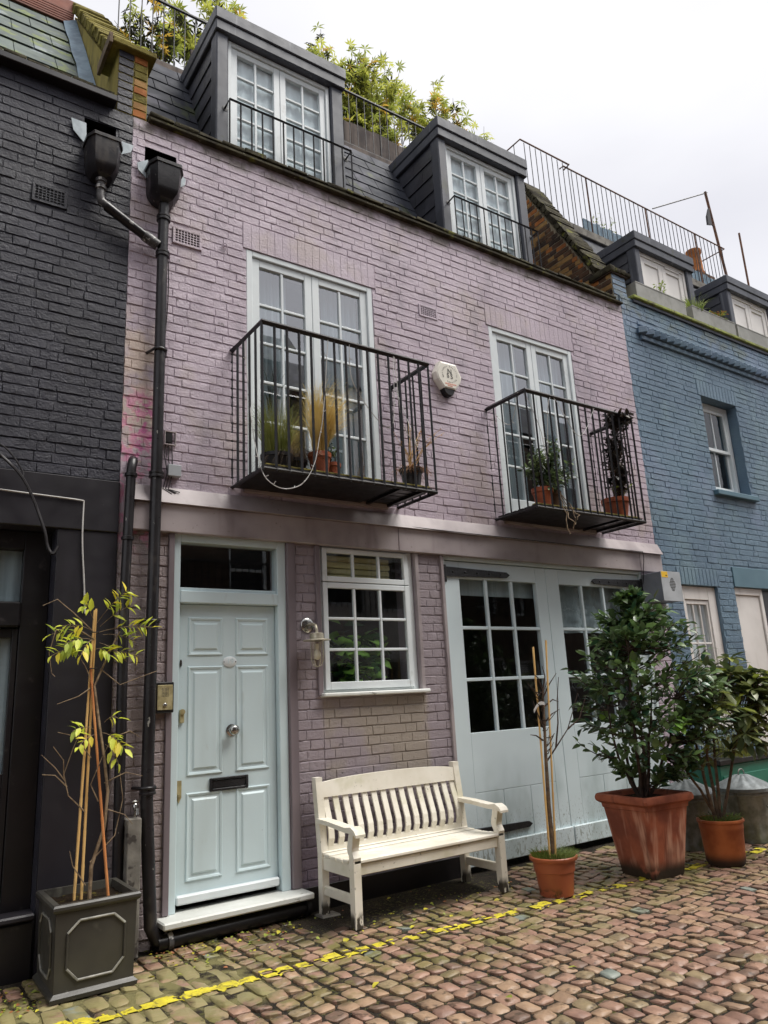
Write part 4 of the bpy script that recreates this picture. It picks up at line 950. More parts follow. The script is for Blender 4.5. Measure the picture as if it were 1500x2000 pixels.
# ------------------------------------------------------------------ cobbled street
def base_mat():
    t = NT('mossy_joint_dirt')
    n1 = t.noise(6, 6); n2 = t.noise(40, 4); n3 = t.noise(1.5, 4)
    col = t.mix(lin(46, 38, 30), lin(28, 24, 20), t.step(n1, .35, .65))
    col = t.mix(col, lin(92, 90, 50), t.math('MULTIPLY', t.step(n2, .52, .66), t.step(n3, .35, .65)))
    col = t.mix(col, lin(128, 118, 104), t.math('MULTIPLY', t.step(t.noise(130, 2), .66, .7), 0.8))
    col = t.mix(col, lin(118, 112, 74), t.math('MULTIPLY', t.step(t.noise(7, 5), .40, .56), t.zone([(0, -1.2, 0.62, .12), (1, -1.25, -0.42, .1)])))
    bs = t.n('ShaderNodeBsdfPrincipled', {'Base Color': col, 'Roughness': 0.85, 'Specular IOR Level': 0.25})
    b = t.n('ShaderNodeBump', {'Height': t.noise(70, 6, .7), 'Strength': 1.0, 'Distance': 0.012}); t.t.links.new(b.outputs[0], bs.inputs['Normal'])
    t.t.links.new(bs.outputs[0], t.out.inputs['Surface']); return t.m
M['joint'] = base_mat()
mb = MB(); n = 60; V = []; F = []
xsg = [-60, -20, -6]+[-5+.25*k for k in range(72)]+[14, 20, 40, 80]; ysg = [-60, -25, -12]+[-9+.25*k for k in range(36)]+[0.0, 0.3]
for y in ysg:
    for x in xsg:
        z = -0.010 + (0.006*noise.noise((x*2.1, y*2.1, 3.3)) if -5 < x < 13 and -9 < y < .1 else 0)
        z += 0.016*max(0, 1-abs(y+0.25)/0.35) if 1.1 < x < 3.1 and y < 0.1 else 0
        V.append((x, y, z))
m = len(xsg)
for j in range(len(ysg)-1):
    for i in range(m-1): F.append((j*m+i, j*m+i+1, (j+1)*m+i+1, (j+1)*m+i))
mb.add(V, F); street = mb.build('cobbled_street', M['joint'], None, smooth=180, recalc=False, origin=(0, 0, 0)); street['kind'] = 'structure'
street['label'] = 'street of small worn stone setts with mossy joints'
SC = dict(rough=0.5, rvar=0.14, bump=0.5, bscale=35, bdist=0.006, bump2=0.8, b2scale=14, spec=0.4)
mossz = dict(c=lin(112, 108, 58), s=4.5, lo=0.44, hi=0.60, a=0.8, zone=[(1, -1.6, 0.2, 0.35)])
mossn = dict(c=lin(116, 106, 70), s=2.3, lo=0.58, hi=0.7, a=0.35)
dirt = dict(c=lin(58, 48, 36), s=12, lo=0.55, hi=0.66, a=0.7)
wet = dict(c=lin(54, 44, 36), s=3, lo=0.30, hi=0.50, a=0.85, zone=[(1, -0.62, 0.3, 0.12), (0, 0.9, 3.1, 0.3)], rough=0.35)
cem = dict(c=lin(138, 130, 90), s=5, lo=0.36, hi=0.5, a=0.85, zone=[(0, -1.2, 0.62, 0.1), (1, -1.25, -0.42, 0.1)])
def sett_mat(nm, a, b): return surf(nm, lin(*a), lin(*b), nscale=9, **SC, patches=[mossn, mossz, dirt, cem, wet])
SM = [sett_mat('sett_tan', (164, 136, 110), (138, 113, 92)), sett_mat('sett_pink', (164, 131, 111), (137, 108, 92)), sett_mat('sett_rose', (152, 119, 102), (128, 100, 87)),
      sett_mat('sett_olive', (148, 130, 100), (124, 108, 84)), sett_mat('sett_brown', (130, 104, 88), (106, 86, 74)), sett_mat('sett_grey', (136, 142, 132), (110, 118, 112))]
SW = [6, 4, 4, 2.2, 2.5, 0.25]
def sett_variant(seed):
    q = random.Random(seed); n = 8; V = []; F = []; out = []; c = q.uniform(.10, .2)
    for (sx, sy) in ((1, 1), (-1, 1), (-1, -1), (1, -1)):
        p = [(.5*sx, (.5-c*q.uniform(.6, 1.2))*sy), ((.5-c*q.uniform(.6, 1.2))*sx, .5*sy)]
        out += p if sx*sy > 0 else p[::-1]
    out = [(x*q.uniform(.93, 1.03), y*q.uniform(.93, 1.03)) for x, y in out]
    V.append((q.uniform(-.1, .1), q.uniform(-.1, .1), q.uniform(-.001, .0015)))
    tx, ty = q.uniform(-.01, .01), q.uniform(-.01, .01)
    for (sc_, z) in ((0.93, 0.0), (0.99, -0.0035), (1.0, -0.05)):
        for (x, y) in out: V.append((x*sc_+q.uniform(-.014, .014), y*sc_+q.uniform(-.014, .014), z+q.uniform(-.0012, .0012)+x*tx+y*ty))
    for k in range(n):
        k2 = (k+1) % n; F.append((0, 1+k, 1+k2))
        for r_ in range(2): F.append((1+r_*n+k, 1+(r_+1)*n+k, 1+(r_+1)*n+k2, 1+r_*n+k2))
    return V, F
SV = [sett_variant(900+k) for k in range(14)]; SME = {}
def sett_mesh(k, mi):
    if (k, mi) not in SME:
        m_ = MB(); m_.v = list(SV[k][0]); m_.f = list(SV[k][1]); m_.mi = [0]*len(m_.f); SME[(k, mi)] = m_.mesh('sett', SM[mi], 22, recalc=False)
    return SME[(k, mi)]
q = random.Random(77); S = []; x = -3.2
def yline(x): return -0.955 - 0.052*(x-0.6)              # the yellow line
while x < 16.5:
    wd = q.uniform(0.094, 0.116); y = -0.03-q.uniform(0, .12)
    ymin = -7.2 if x > -1 else -5.5
    while y > ymin:
        l = q.uniform(0.095, 0.140); cx, cy = x+wd/2+q.uniform(-.006, .006), y-l/2
        slab = cx < 0.6 and -1.2 < cy < -0.42
        if slab: l = q.uniform(.18, .30); cy = y-l/2
        sunk = 0.0
        if cy > -0.5 and 1.2 < cx < 3.1: sunk = -0.012
        if slab: sunk = -0.006
        mi = q.choices(range(6), SW)[0]; g = q.uniform(0.014, 0.025) if not slab else 0.012
        S.append((cx, cy, wd-g*.8, l-g, q.uniform(-.004, .004)+sunk, mi, q.randrange(14), q.uniform(-.09, .09)+q.choice((0, math.pi)), q.uniform(-.010, .010), q.uniform(-.010, .010)))
        y -= l
    x += wd
def sett_M(s): return Matrix.Translation((s[0], s[1], s[4])) @ Matrix.Rotation(s[7], 4, 'Z') @ Matrix.Rotation(s[8], 4, 'X') @ Matrix.Rotation(s[9], 4, 'Y') @ Matrix.Diagonal((s[2], s[3], 1, 1))
def rank(s):
    X, Y, d = px((s[0], s[1], 0)); v = -20 < X < 1520 and 1500 < Y < 2015 and d > .1
    return -(s[2]*s[3]*1.45/d**3) if v else 0
S.sort(key=rank); rest = MB()
for i, s in enumerate(S):
    if i < 300 and rank(s) < 0: inst('sett', sett_mesh(s[6], s[5]), street, sett_M(s))
    else:
        V, F = SV[s[6]]; rest.add(V, F, sett_M(s), s[5])
rest.build('sett_paving', SM, street, smooth=22, recalc=False, kind='stuff')
# worn yellow line: paint lying on the sett tops
GR = {}
for s in S: GR.setdefault((int(s[0]*4), int(s[1]*4)), []).append(s)
def ground_z(x, y):
    best = None
    for a in (-1, 0, 1):
        for b in (-1, 0, 1):
            for s in GR.get((int(x*4)+a, int(y*4)+b), ()):
                dx, dy = x-s[0], y-s[1]; c_, s_ = math.cos(-s[7]), math.sin(-s[7]); u, v = (dx*c_-dy*s_)/s[2]*2, (dx*s_+dy*c_)/s[3]*2
                r_ = max(abs(u), abs(v))
                if r_ < 1.06:
                    z = s[4] + 0.003 - max(0, r_-.86)*0.05 + dy*math.tan(s[8]) - dx*math.tan(s[9])
                    best = z if best is None else max(best, z)
    return best
mb = MB(); stp = 0.0125; nx = int(9.6/stp); ny = 10; idx = {}; V = []; F = []
for i in range(nx):
    for j in range(ny):
        xx = -1.6+i*stp; wob = 0.012*noise.noise((xx*3, 0, 0)); off = (j-ny/2)*stp; yy = yline(xx)+wob+off
        z = ground_z(xx, yy)
        wear = noise.noise((xx*7, yy*7, 1.2)) + 0.55*noise.noise((xx*26, yy*26, 4)) + 0.35*noise.noise((xx*1.1, 2, 9))
        edge = abs(j-ny/2+.5)/(ny/2); cem_ = xx < 0.6
        if z is None:
            if not (cem_ and wear > -0.1): continue
            z = -0.012
        if wear - edge**4*0.6 < -0.39: continue
        idx[(i, j)] = len(V); V.append((xx, yy, z+0.0035))
for (i, j) in idx:
    if all(k in idx for k in ((i+1, j), (i+1, j+1), (i, j+1))):
        a, b, c, d = idx[(i, j)], idx[(i+1, j)], idx[(i+1, j+1)], idx[(i, j+1)]
        if max(V[k][2] for k in (a, b, c, d))-min(V[k][2] for k in (a, b, c, d)) < .016: F.append((a, b, c, d))
mb.add(V, F)
M['yellow'] = surf('yellow_road_paint', lin(212, 198, 52), lin(184, 170, 50), nscale=14, rough=0.55, bump=0.4, bscale=80, patches=[dict(c=lin(110, 98, 48), s=22, lo=.54, hi=.64, a=.8)])
yl_ = mb.build('yellow_line', M['yellow'], None, smooth=180, recalc=False, origin=(0, 0, 0)); yl_['kind'] = 'structure'; yl_['label'] = 'worn yellow no parking line painted along the setts'

# ------------------------------------------------------------------ drainpipes
def collar(parent, x, y, z, r, mat=None, h=0.05):
    mb = MB(); mb.lathe([(r, -h/2), (r*1.28, -h/2+.004), (r*1.28, -h/2+.016), (r*1.16, -h/2+.02), (r*1.16, h/2-.02), (r*1.28, h/2-.016), (r*1.28, h/2-.004), (r, h/2)], (x, y, z), 16)
    mb.build('collar', mat or M['pipe'], parent, smooth=40)
def bracket(parent, x, y, z, r):
    mb = MB(); mb.tube([(x-r*1.15-.02, 0.0, z), (x-r*1.15, y+.02, z), (x-r*.9, y-r*.7, z), (x, y-r*1.12, z), (x+r*.9, y-r*.7, z), (x+r*1.15, y+.02, z), (x+r*1.15+.02, 0.0, z)], .011, 6); mb.build('bracket', M['pipe'], parent, smooth=60)
def hopper(parent, x, zt, w, dep, nm='hopper'):
    def ring(s, z, ds=1.0): 
        hw = w/2*s; d = dep*ds
        return [(x-hw, -.012, z), (x-hw, -d*.62, z), (x-hw*.7, -d, z), (x+hw*.7, -d, z), (x+hw, -d*.62, z), (x+hw, -.012, z)]
    mb = MB(); mb.loft([ring(.30, zt-.315, .6), ring(.55, zt-.30, .75), ring(.80, zt-.255, .92), ring(.86, zt-.225, .96), ring(.95, zt-.03, 1.0), ring(1.04, zt-.028, 1.04), ring(1.04, zt, 1.04), ring(.93, zt, .95), ring(.75, zt-.2, .85)], cap=False)
    r8 = ring(.75, zt-.2, .85); mb.add(r8, [tuple(range(6))]); r1 = ring(.30, zt-.315, .6); mb.add(r1, [tuple(range(6))[::-1]])
    return mb.build(nm, M['pipe'], parent, smooth=25)
dp = thing('drainpipe', 'black cast iron drainpipe with hopper head down the lilac wall beside the door', 'drainpipe', (0.23, -0.08, 0))
hopper(dp, 0.235, 5.665, 0.27, 0.21)
mb = MB(); mb.tube([(0.24, -.085, 5.36), (0.237, -.085, 5.0), (0.232, -.085, 3.0), (0.222, -.085, 1.0), (0.222, -.085, 0.88), (0.262, -.095, 0.14), (0.30, -.11, 0.06), (0.33, -.115, 0.05)], .041, 14); mb.build('pipe', M['pipe'], dp, smooth=50)
for z in (5.22, 4.90, 3.10, 0.95): collar(dp, 0.238-(5-z)*.003, -.085, z, .042)
for z in (4.08, 2.05, 0.97): bracket(dp, 0.234-(4.5-z)*.003, -.085, z, .045)
for sx in (-1, 1):
    mb = MB(); mb.loft([[(0.235+sx*.115, y, 5.76), (0.235+sx*.20, y, 5.70), (0.235+sx*.19, y, 5.64), (0.235+sx*.12, y, 5.58)] for y in (-.02, -.028)]); mb.build('lead_flap', M['leadflap'], dp)
db = thing('drainpipe', 'black hopper on charcoal wall with worn branch pipe slanting to lilac wall', 'drainpipe', (-0.24, -0.08, 5.2))
hopper(db, -0.24, 5.70, 0.26, 0.21)
mb = MB(); mb.tube([(-0.245, -.09, 5.40), (-0.245, -.09, 5.24), (-.235, -.09, 5.20), (-.19, -.09, 5.165)], .030, 12); mb.build('worn_bend', M['pipeworn'], db, smooth=50)
mb = MB(); mb.tube([(-.20, -.09, 5.17), (0.06, -.088, 5.035), (0.20, -.086, 4.965)], .037, 12); mb.build('slanting_pipe', M['pipe'], db, smooth=50)
mb = MB(); mb.tube([(0.09, -.088, 5.02), (0.20, -.087, 4.965)], .043, 12); mb.build('flaking_joint', M['pipeworn'], db, smooth=50)
for z in (5.37, 5.31): collar(db, -.245, -.09, z, .031, M['pipeworn'], .035)
for sx, dz in ((-1, .03), (1, 0)):
    mb = MB(); mb.loft([[(-0.24+sx*.12, y, 5.80+dz*3), (-0.24+sx*.23, y, 5.80+dz*3), (-0.24+sx*.21, y, 5.73+dz*2), (-0.24+sx*.11, y, 5.66+dz)] for y in (-.02-.05*(sx > 0), -.028-.05*(sx > 0))]); mb.build('lead_flap', M['leadflap'], db)
sp = thing('waste_pipe', 'thin black waste pipe with elbow beside the charcoal pier', 'pipe', (0.05, -0.06, 0))
mb = MB(); mb.tube([(0.085, 0.02, 3.20), (0.08, -.03, 3.205), (0.068, -.065, 3.18), (0.058, -.07, 3.12), (0.04, -.07, 2.2), (0.05, -.07, 1.0), (0.06, -.07, 0.0)], .034, 12); mb.build('pipe', M['pipe'], sp, smooth=50)
for z, x in ((3.08, .057), (2.62, .048)): collar(sp, x, -.07, z, .034, None, .03)
hp = thing('waste_pipe', 'thick black pipe running under the white door sill', 'pipe', (0.8, -0.1, 0))
mb = MB(); mb.tube([(0.30, -.115, 0.045), (1.36, -.105, 0.06)], .046, 14); mb.build('pipe', M['black'], hp, smooth=50)
for x in (0.36, 1.34):
    mb = MB(); mb.tube([(x, -.114, .046+.014*(x-.3)), (x+.03, -.113, .047+.014*(x-.3))], .056, 14); mb.build('collar', M['pipeworn'] if x < 1 else M['black'], hp, smooth=40)
tp = thing('standpipe', 'stained concrete post with small brass tap behind the planter', 'standpipe', (0.13, -.05, 0))
mb = MB(); mb.box(0.085, 0.175, -0.15, -0.05, 0.0, 0.80, .006); mb.build('post', M['concrete'], tp)
mb = MB(); mb.tube([(0.145, -.10, .80), (0.145, -.10, .86)], .011, 8); mb.tube([(.145, -.10, .845), (.145, -.145, .85), (.145, -.15, .82)], .009, 8); mb.lathe([(0, 0), (.016, .002), (.016, .02), (.008, .03), (0, .032)], (.145, -.10, .858), 10); mb.box(.125, .165, -.106, -.094, .892, .902, .003); mb.build('tap', M['chrome'], tp, smooth=45)

# ------------------------------------------------------------------ fittings on the walls
al = thing('alarm_box', 'cream hexagonal burglar alarm box with black base on lilac wall', 'alarm', (3.09, -0.04, 4.3))
P2 = [(-.10, .165), (.10, .165), (.165, .04), (.145, -.03), (.075, -.115), (-.075, -.115), (-.145, -.03), (-.165, .04)]
def ringa(s, y, P=P2, zo=4.47): return [(3.09+a*s, y, zo+b*s) for a, b in P]
mb = MB(); mb.loft([ringa(1.0, -.005), ringa(1.0, -.055), ringa(.97, -.07), ringa(.86, -.078)]); mb.build('cover', M['signwhite'], al, smooth=20)
PB = [(-.075, -.117), (.075, -.117), (.05, -.165), (.02, -.185), (-.02, -.185), (-.05, -.165)]
mb = MB(); mb.loft([ringa(1, -.005, PB), ringa(1, -.05, PB), ringa(.94, -.066, PB)]); mb.build('black_base', M['black'], al)
for ch, x, z, s in (('N', 3.095, 4.535, .075), ('S', 3.072, 4.49, .07), ('S', 3.118, 4.485, .07)): text_obj(ch, s, M['ink'], al, Matrix.Translation((x, -.0795, z)) @ FACE, 'letter', extr=.0008)
arc = 'National Security Systems'
for k, ch in enumerate(arc):
    if ch == ' ': continue
    a = R(205-k*13.2); text_obj(ch, .021, M['ink'], al, Matrix.Translation((3.095+.092*math.cos(a), -.0795, 4.508+.085*math.sin(a))) @ FACE @ Matrix.Rotation(a-R(90), 4, 'Z'), 'small_letter', extr=.0006)
for (x0, x1, z) in ((3.03, 3.16, 4.405), (3.06, 3.125, 4.385)):
    x = x0; q = random.Random(int(x0*100))
    while x < x1: wd = q.uniform(.006, .014); boxpart('red_print', M['redink'], al, x, x+wd, -.0797, -.0775, z-.006, z+.006, .0005); x += wd+.004
la = thing('wall_lamp', 'brass bulkhead lamp with clear glass jar between door and window', 'lamp', (1.49, -0.05, 1.9))
mb = MB(); mb.lathe([(0, 0), (.056, 0), (.058, .006), (.05, .012), (.02, .016), (0, .017)], n=20, M=Matrix.Translation((1.475, -.008, 2.045)) @ Matrix.Rotation(R(90), 4, 'X')); mb.build('backplate', M['chrome'], la, smooth=40)
mb = MB(); mb.tube([(1.475, -.03, 2.045), (1.478, -.09, 2.045), (1.482, -.13, 2.030), (1.485, -.14, 1.995), (1.485, -.14, 1.965)], .012, 10); mb.build('arm', M['brasspale'], la, smooth=50)
mb = MB(); mb.lathe([(.0, .055), (.05, .055), (.055, .05), (.055, .01), (.105, .004), (.107, -.002), (.058, -.006), (.0, -.006)], (1.485, -.14, 1.915), 24); mb.build('gallery', M['brasspale'], la, smooth=35)
mb = MB(); mb.lathe([(.046, 0), (.047, -.12), (.043, -.155), (.03, -.18), (0, -.19)], (1.485, -.14, 1.909), 20); mb.build('glass_jar', M['lampglass'], la, smooth=180)
mb = MB(); mb.lathe([(0.0, -.02), (.014, -.02), (.014, -.06), (.012, -.065), (.026, -.09), (.028, -.11), (.02, -.135), (0, -.143)], (1.485, -.14, 1.909), 16); mb.build('bulb', M['signwhite'], la, smooth=60)
for a in range(4): 
    c_, s_ = math.cos(a*math.pi/2+.6), math.sin(a*math.pi/2+.6)
    mb = MB(); mb.tube([(1.485+.052*c_, -.14+.052*s_, 1.910), (1.485+.053*c_, -.14+.053*s_, 1.775), (1.485+.035*c_, -.14+.035*s_, 1.725), (1.485, -.14, 1.714)], .0035, 6); mb.build('guard_wire', M['brasspale'], la)
ic = thing('intercom', 'square door entry intercom with speaker holes between drainpipe and door', 'intercom', (0.34, -0.03, 1.44))
boxpart('backbox', M['black'], ic, 0.262, 0.398, -.062, -.0285, 1.435, 1.64, .006)
fc = boxpart('faceplate', M['brass'], ic, 0.282, 0.388, -.067, -.0625, 1.455, 1.62, .002)
mb = MB()
for i in range(5):
    for j in range(7): mb.lathe([(0, 0), (.0035, 0), (0, .0012)], n=6, M=Matrix.Translation((.315+i*.01, -.0672, 1.545+j*.009)) @ Matrix.Rotation(R(90), 4, 'X'))
o = mb.build('speaker_holes', M['ink'], fc, recalc=False); o['kind'] = 'stuff'
mb = MB(); mb.lathe([(0, 0), (.013, 0), (.013, .005), (.009, .008), (0, .008)], n=16, M=Matrix.Translation((.335, -.067, 1.487)) @ Matrix.Rotation(R(90), 4, 'X')); mb.build('call_button', M['chrome'], fc, smooth=40)
gb = thing('vent_box', 'grey steel vent box with yellow warning label beside the garage doors', 'vent box', (5.93, -.14, 2.34))
mb = MB(); mb.box(5.76, 6.10, -.262, -.01, 2.34, 2.66, .004); mb.build('casing', M['steelshade'], gb)
fp = boxpart('front_plate', M['steelbox'], gb, 5.755, 6.105, -.268, -.2625, 2.335, 2.665, .002)
mb = MB()
for j in range(-4, 5):
    n = 5-abs(j)//2-(1 if abs(j) > 2 else 0)
    for i in range(n): xx = 5.945+(i-(n-1)/2)*.022; zz = 2.52+j*.017; mb.box(xx-.0085, xx+.0085, -.2695, -.2678, zz-.0045, zz+.0045)
o = mb.build('vent_slots', M['ink'], fp); o['kind'] = 'stuff'
boxpart('warning_label', M['yellowlabel'], fp, 5.765, 5.875, -.2695, -.2682, 2.595, 2.66, 0); boxpart('label_mark', M['ink'], fp, 5.835, 5.86, -.2702, -.2696, 2.612, 2.622, 0)
boxpart('bracket', M['steelbox'], gb, 5.80, 6.14, -.05, -.001, 2.28, 2.335, .004)
jb = thing('junction_box', 'small broken cable box with loose wires on the lilac wall', 'junction box', (0.34, -.02, 3.3))
fb_ = frame_mb(0.30, 0.39, 3.36, 3.47, -.04, -.012, .008, .008, .008, .008, .002).build('open_box', M['pinktrim'], jb); boxpart('terminal_block', M['black'], jb, .31, .36, -.035, -.013, 3.38, 3.46, .003)
boxpart('grey_cover', M['steelbox'], jb, .33, .43, -.05, -.012, 3.12, 3.21, .004)
for k in range(3):
    q = random.Random(k); mb = MB(); mb.tube([(.32+.02*k, -.02, 3.38), (.30+.03*k, -.04, 3.28), (.33+.02*k, -.03, 3.15), (.30+.02*k, -.03, 3.02), (.36+.03*k, -.05, 2.98+.01*k)], .004, 5); mb.build('loose_wire', M['wiredark'], jb, smooth=60)
def cable(name, pts, r, mat, label, cat='cable', group=None):
    # smooth through points
    P = [Vector(p) for p in pts]; out = []
    for i in range(len(P)-1):
        p0, p1, p2, p3 = P[max(i-1, 0)], P[i], P[i+1], P[min(i+2, len(P)-1)]
        for k in range(6):
            t = k/6; out.append(0.5*((2*p1)+(-p0+p2)*t+(2*p0-5*p1+4*p2-p3)*t*t+(-p0+3*p1-3*p2+p3)*t**3))
    out.append(P[-1]); mb = MB(); mb.tube(out, r, 6); o = mb.build(name, mat, None, smooth=60)
    return tag(o, label, cat, group) if label else o
cable('cable', [(0.262, -.02, 5.0), (0.30, -.03, 4.9), (0.31, -.02, 4.6), (0.295, -.02, 4.25), (0.27, -.05, 4.1)], .004, M['wiredark'], 'thin dark cable looping beside the drainpipe on lilac wall')
cable('cable', [(-1.1, -.04, 2.90), (-.6, -.04, 2.88), (-.30, -.04, 2.87), (-.245, -.04, 2.865)], .0055, M['wire'], 'pale cable running across the charcoal band')
cable('cable', [(-.242, -.03, 2.87), (-.24, -.03, 2.6), (-.215, -.03, 2.3), (-.20, -.03, 2.1)], .0055, M['wire'], 'pale cable hanging down the charcoal pier')
cable('cable', [(-1.2, -.10, 3.45), (-.85, -.12, 3.15), (-.64, -.12, 2.95), (-.50, -.10, 2.65), (-.465, -.08, 2.53), (-.43, -.08, 2.48), (-.40, -.08, 2.53)], .010, M['wiredark'], 'thick dark cable with curled end in front of black shopfront')
cable('cable', [(-1.2, -.08, 3.30), (-.80, -.10, 3.18), (-.655, -.11, 3.02), (-.645, -.12, 2.95)], .006, M['wiredark'], 'short dark cable joining the thick one on charcoal band')
cable('cable', [(2.0, -.05, 2.93), (3.0, -.09, 2.91), (4.5, -.09, 2.905), (5.6, -.09, 2.91), (5.74, -.09, 2.89), (5.74, -.065, 2.70), (5.76, -.02, 2.55)], .004, M['wiredark'], 'thin black cable along the fascia down to vent box')

# ------------------------------------------------------------------ bench
bn = thing('garden_bench', 'cream slatted wooden bench with arms against lilac wall', 'bench', (2.12, -.4, 0))
bx0, bx1 = 1.44, 2.80; yb, yf = -0.13, -0.60
for x in (bx0, bx1-.055):
    mb = MB(); mb.loft([[(x, y-.03, z), (x+.055, y-.03, z), (x+.055, y+.03, z), (x, y+.03, z)] for (y, z) in ((yb-.04, 0), (yb-.04, .40), (yb-.015, .62), (yb+.02, .885), (yb+.02, .915))]); mb.build('leg', M['bench'], bn)
    mb = MB(); mb.loft([[(x-.001, y-.03, z), (x+.056, y-.03, z), (x+.056, y+.03, z), (x-.001, y+.03, z)] for (y, z) in ((yf, 0), (yf, .41), (yf-.005, .43), (yf+.018, .47), (yf+.018, .49), (yf-.01, .585))]); mb.build('leg', M['bench'], bn)
    mb = MB(); rg = []
    for (y, z, t) in ((yb-.02, .625, .03), (yb-.2, .618, .03), (yf+.06, .60, .032), (yf-.02, .605, .04), (yf-.065, .59, .03), (yf-.085, .572, .018)): rg.append([(x-.012, y, z-t/2), (x+.067, y, z-t/2), (x+.067, y, z+t/2), (x-.012, y, z+t/2)])
    mb.loft(rg); mb.build('armrest', M['bench'], bn)
    boxpart('stretcher', M['bench'], bn, x+.012, x+.043, yf+.031, yb-.071, .135, .195, .004)
    boxpart('side_rail', M['bench'], bn, x+.010, x+.045, yf+.031, yb-.071, .30, .385, .004)
mb = MB(); rg = []; n = 18
for k in range(n+1):
    t = k/n; x = bx0+.056+(bx1-bx0-.112)*t; hh = .03*math.sin(math.pi*min(1, max(0, (t-.02)/.96)))**.5
    rg.append([(x, yb-.016, .775), (x, yb+.022, .785), (x, yb+.030, .875+hh), (x, yb-.004, .875+hh)])
mb.loft(rg); mb.build('top_rail', M['bench'], bn)
boxpart('lower_rail', M['bench'], bn, bx0+.056, bx1-.056, yb-.062, yb-.03, .405, .455, .004)
boxpart('apron', M['bench'], bn, bx0+.057, bx1-.057, yf-.012, yf+.018, .315, .385, .004)
nsl = 15
for k in range(nsl):
    x = bx0+.082+(bx1-bx0-.164)*(k/(nsl-1)); mb = MB(); wd = .046
    pf = [(yb-.055, .445), (yb-.075, .50), (yb-.07, .56), (yb-.045, .63), (yb-.015, .71), (yb+.008, .79)]
    mb.loft([[(x-wd/2, y-.007, z), (x+wd/2, y-.007, z), (x+wd/2, y+.008, z), (x-wd/2, y+.008, z)] for y, z in pf]); mb.build('back_slat', M['bench'], bn)
for k in range(6):
    y = yf-.03+k*.084; z = .392-.012*math.sin(k/5*math.pi)+(.004*k/5)
    boxpart('seat_slat', M['bench'], bn, bx0+.004, bx1-.004, y, y+.07, z, z+.022, .004)

# ------------------------------------------------------------------ pots
def round_pot(t, x, y, prof, mat, soilz, sr, n=30):
    mb = MB(); mb.lathe(prof, (x, y, 0), n); mb.build('body', mat, t, smooth=40)
    mb = MB(); V = [(x, y, soilz+.015)]; q = random.Random(int(x*100)); m = 20
    for k in range(m): a = 2*math.pi*k/m; V.append((x+sr*math.cos(a), y+sr*math.sin(a), soilz+q.uniform(-.004, .008)))
    mb.add(V, [(0, 1+k, 1+(k+1) % m) for k in range(m)]); mb.build('soil', M['soil'], t, smooth=180, recalc=False)
pa = thing('plant_pot', 'smooth terracotta coloured plastic pot at the end of the bench', 'plant pot', (2.985, -.94, 0))
round_pot(pa, 2.985, -.94, [(0.0, .004), (.118, .004), (.122, .0), (.142, .16), (.149, .163), (.155, .235), (.172, .238), (.178, .246), (.178, .262), (.172, .268), (.160, .266), (.152, .235), (.150, .225)], M['plasterra'], .235, .152)
pb = thing('plant_pot', 'large square weathered terracotta pot in front of garage door', 'plant pot', (3.955, -1.06, 0))
def sq(h, z, rot=R(-6), c=(3.955, -1.06)):
    return [(c[0]+math.cos(rot)*a-math.sin(rot)*b, c[1]+math.sin(rot)*a+math.cos(rot)*b, z) for (a, b) in ((-h, -h+.02), (-h+.02, -h), (h-.02, -h), (h, -h+.02), (h, h-.02), (h-.02, h), (-h+.02, h), (-h, h-.02))]
mb = MB(); mb.loft([sq(.172, 0), sq(.176, .02), sq(.235, .50), sq(.243, .505), sq(.247, .535), sq(.258, .54), sq(.277, .556), sq(.281, .58), sq(.274, .602), sq(.258, .61), sq(.240, .60), sq(.228, .55)], cap=False)
mb.add(sq(.172, 0), [tuple(range(8))]); mb.build('body', M['terra'], pb, smooth=28)
mb = MB(); mb.add(sq(.23, .565), [tuple(range(8))]); mb.build('soil', M['soil'], pb, recalc=False)
pc = thing('plant_pot', 'small round orange terracotta pot beside the dustbins', 'plant pot', (4.62, -1.28, 0))
round_pot(pc, 4.62, -1.28, [(0, .004), (.135, .004), (.14, 0), (.152, .03), (.168, .27), (.172, .275), (.174, .32), (.182, .325), (.186, .335), (.184, .348), (.172, .35), (.160, .335), (.158, .31)], M['terra2'], .315, .160)
pd = thing('planter', 'square dark grey planter with octagonal raised panels by the front door', 'planter', (-.18, -.34, 0))
def rc(dx, dy, z): return [(-.185-dx, -.345-dy, z), (-.185+dx, -.345-dy, z), (-.185+dx, -.345+dy, z), (-.185-dx, -.345+dy, z)]
mb = MB(); mb.loft([rc(.222, .242, 0), rc(.226, .246, .022), rc(.212, .232, .034), rc(.206, .226, .04), rc(.214, .234, .425), rc(.226, .246, .432), rc(.232, .252, .444), rc(.232, .252, .458), rc(.224, .244, .468), rc(.196, .216, .468), rc(.19, .21, .40)], cap=False)
mb.add(rc(.222, .242, 0), [(0, 1, 2, 3)]); mb.build('body', M['planter'], pd)
mb = MB(); nn = 10; V = [(-.185-.192+.384*i/nn, -.345-.212+.424*j/nn, .425+.012*noise.noise((i*.7, j*.7, 2))) for j in range(nn+1) for i in range(nn+1)]
mb.add(V, [(j*(nn+1)+i, j*(nn+1)+i+1, (j+1)*(nn+1)+i+1, (j+1)*(nn+1)+i) for i in range(nn) for j in range(nn)]); mb.build('soil', M['soil'], pd, recalc=False)
OC = [(-.15, -.08), (-.15, .09), (-.09, .145), (.09, .145), (.15, .09), (.15, -.08), (.09, -.145), (-.09, -.145)]
def side(face):
    pts = []
    for (a, b) in OC:
        z = .232+b; k = (z-.04)/(.385); e = .206+.008*k
        pts.append((-.185+a, -.345-(e+.02)-.004, z) if face == 'f' else (-.185-e-.004, -.345+a, z))
    return pts
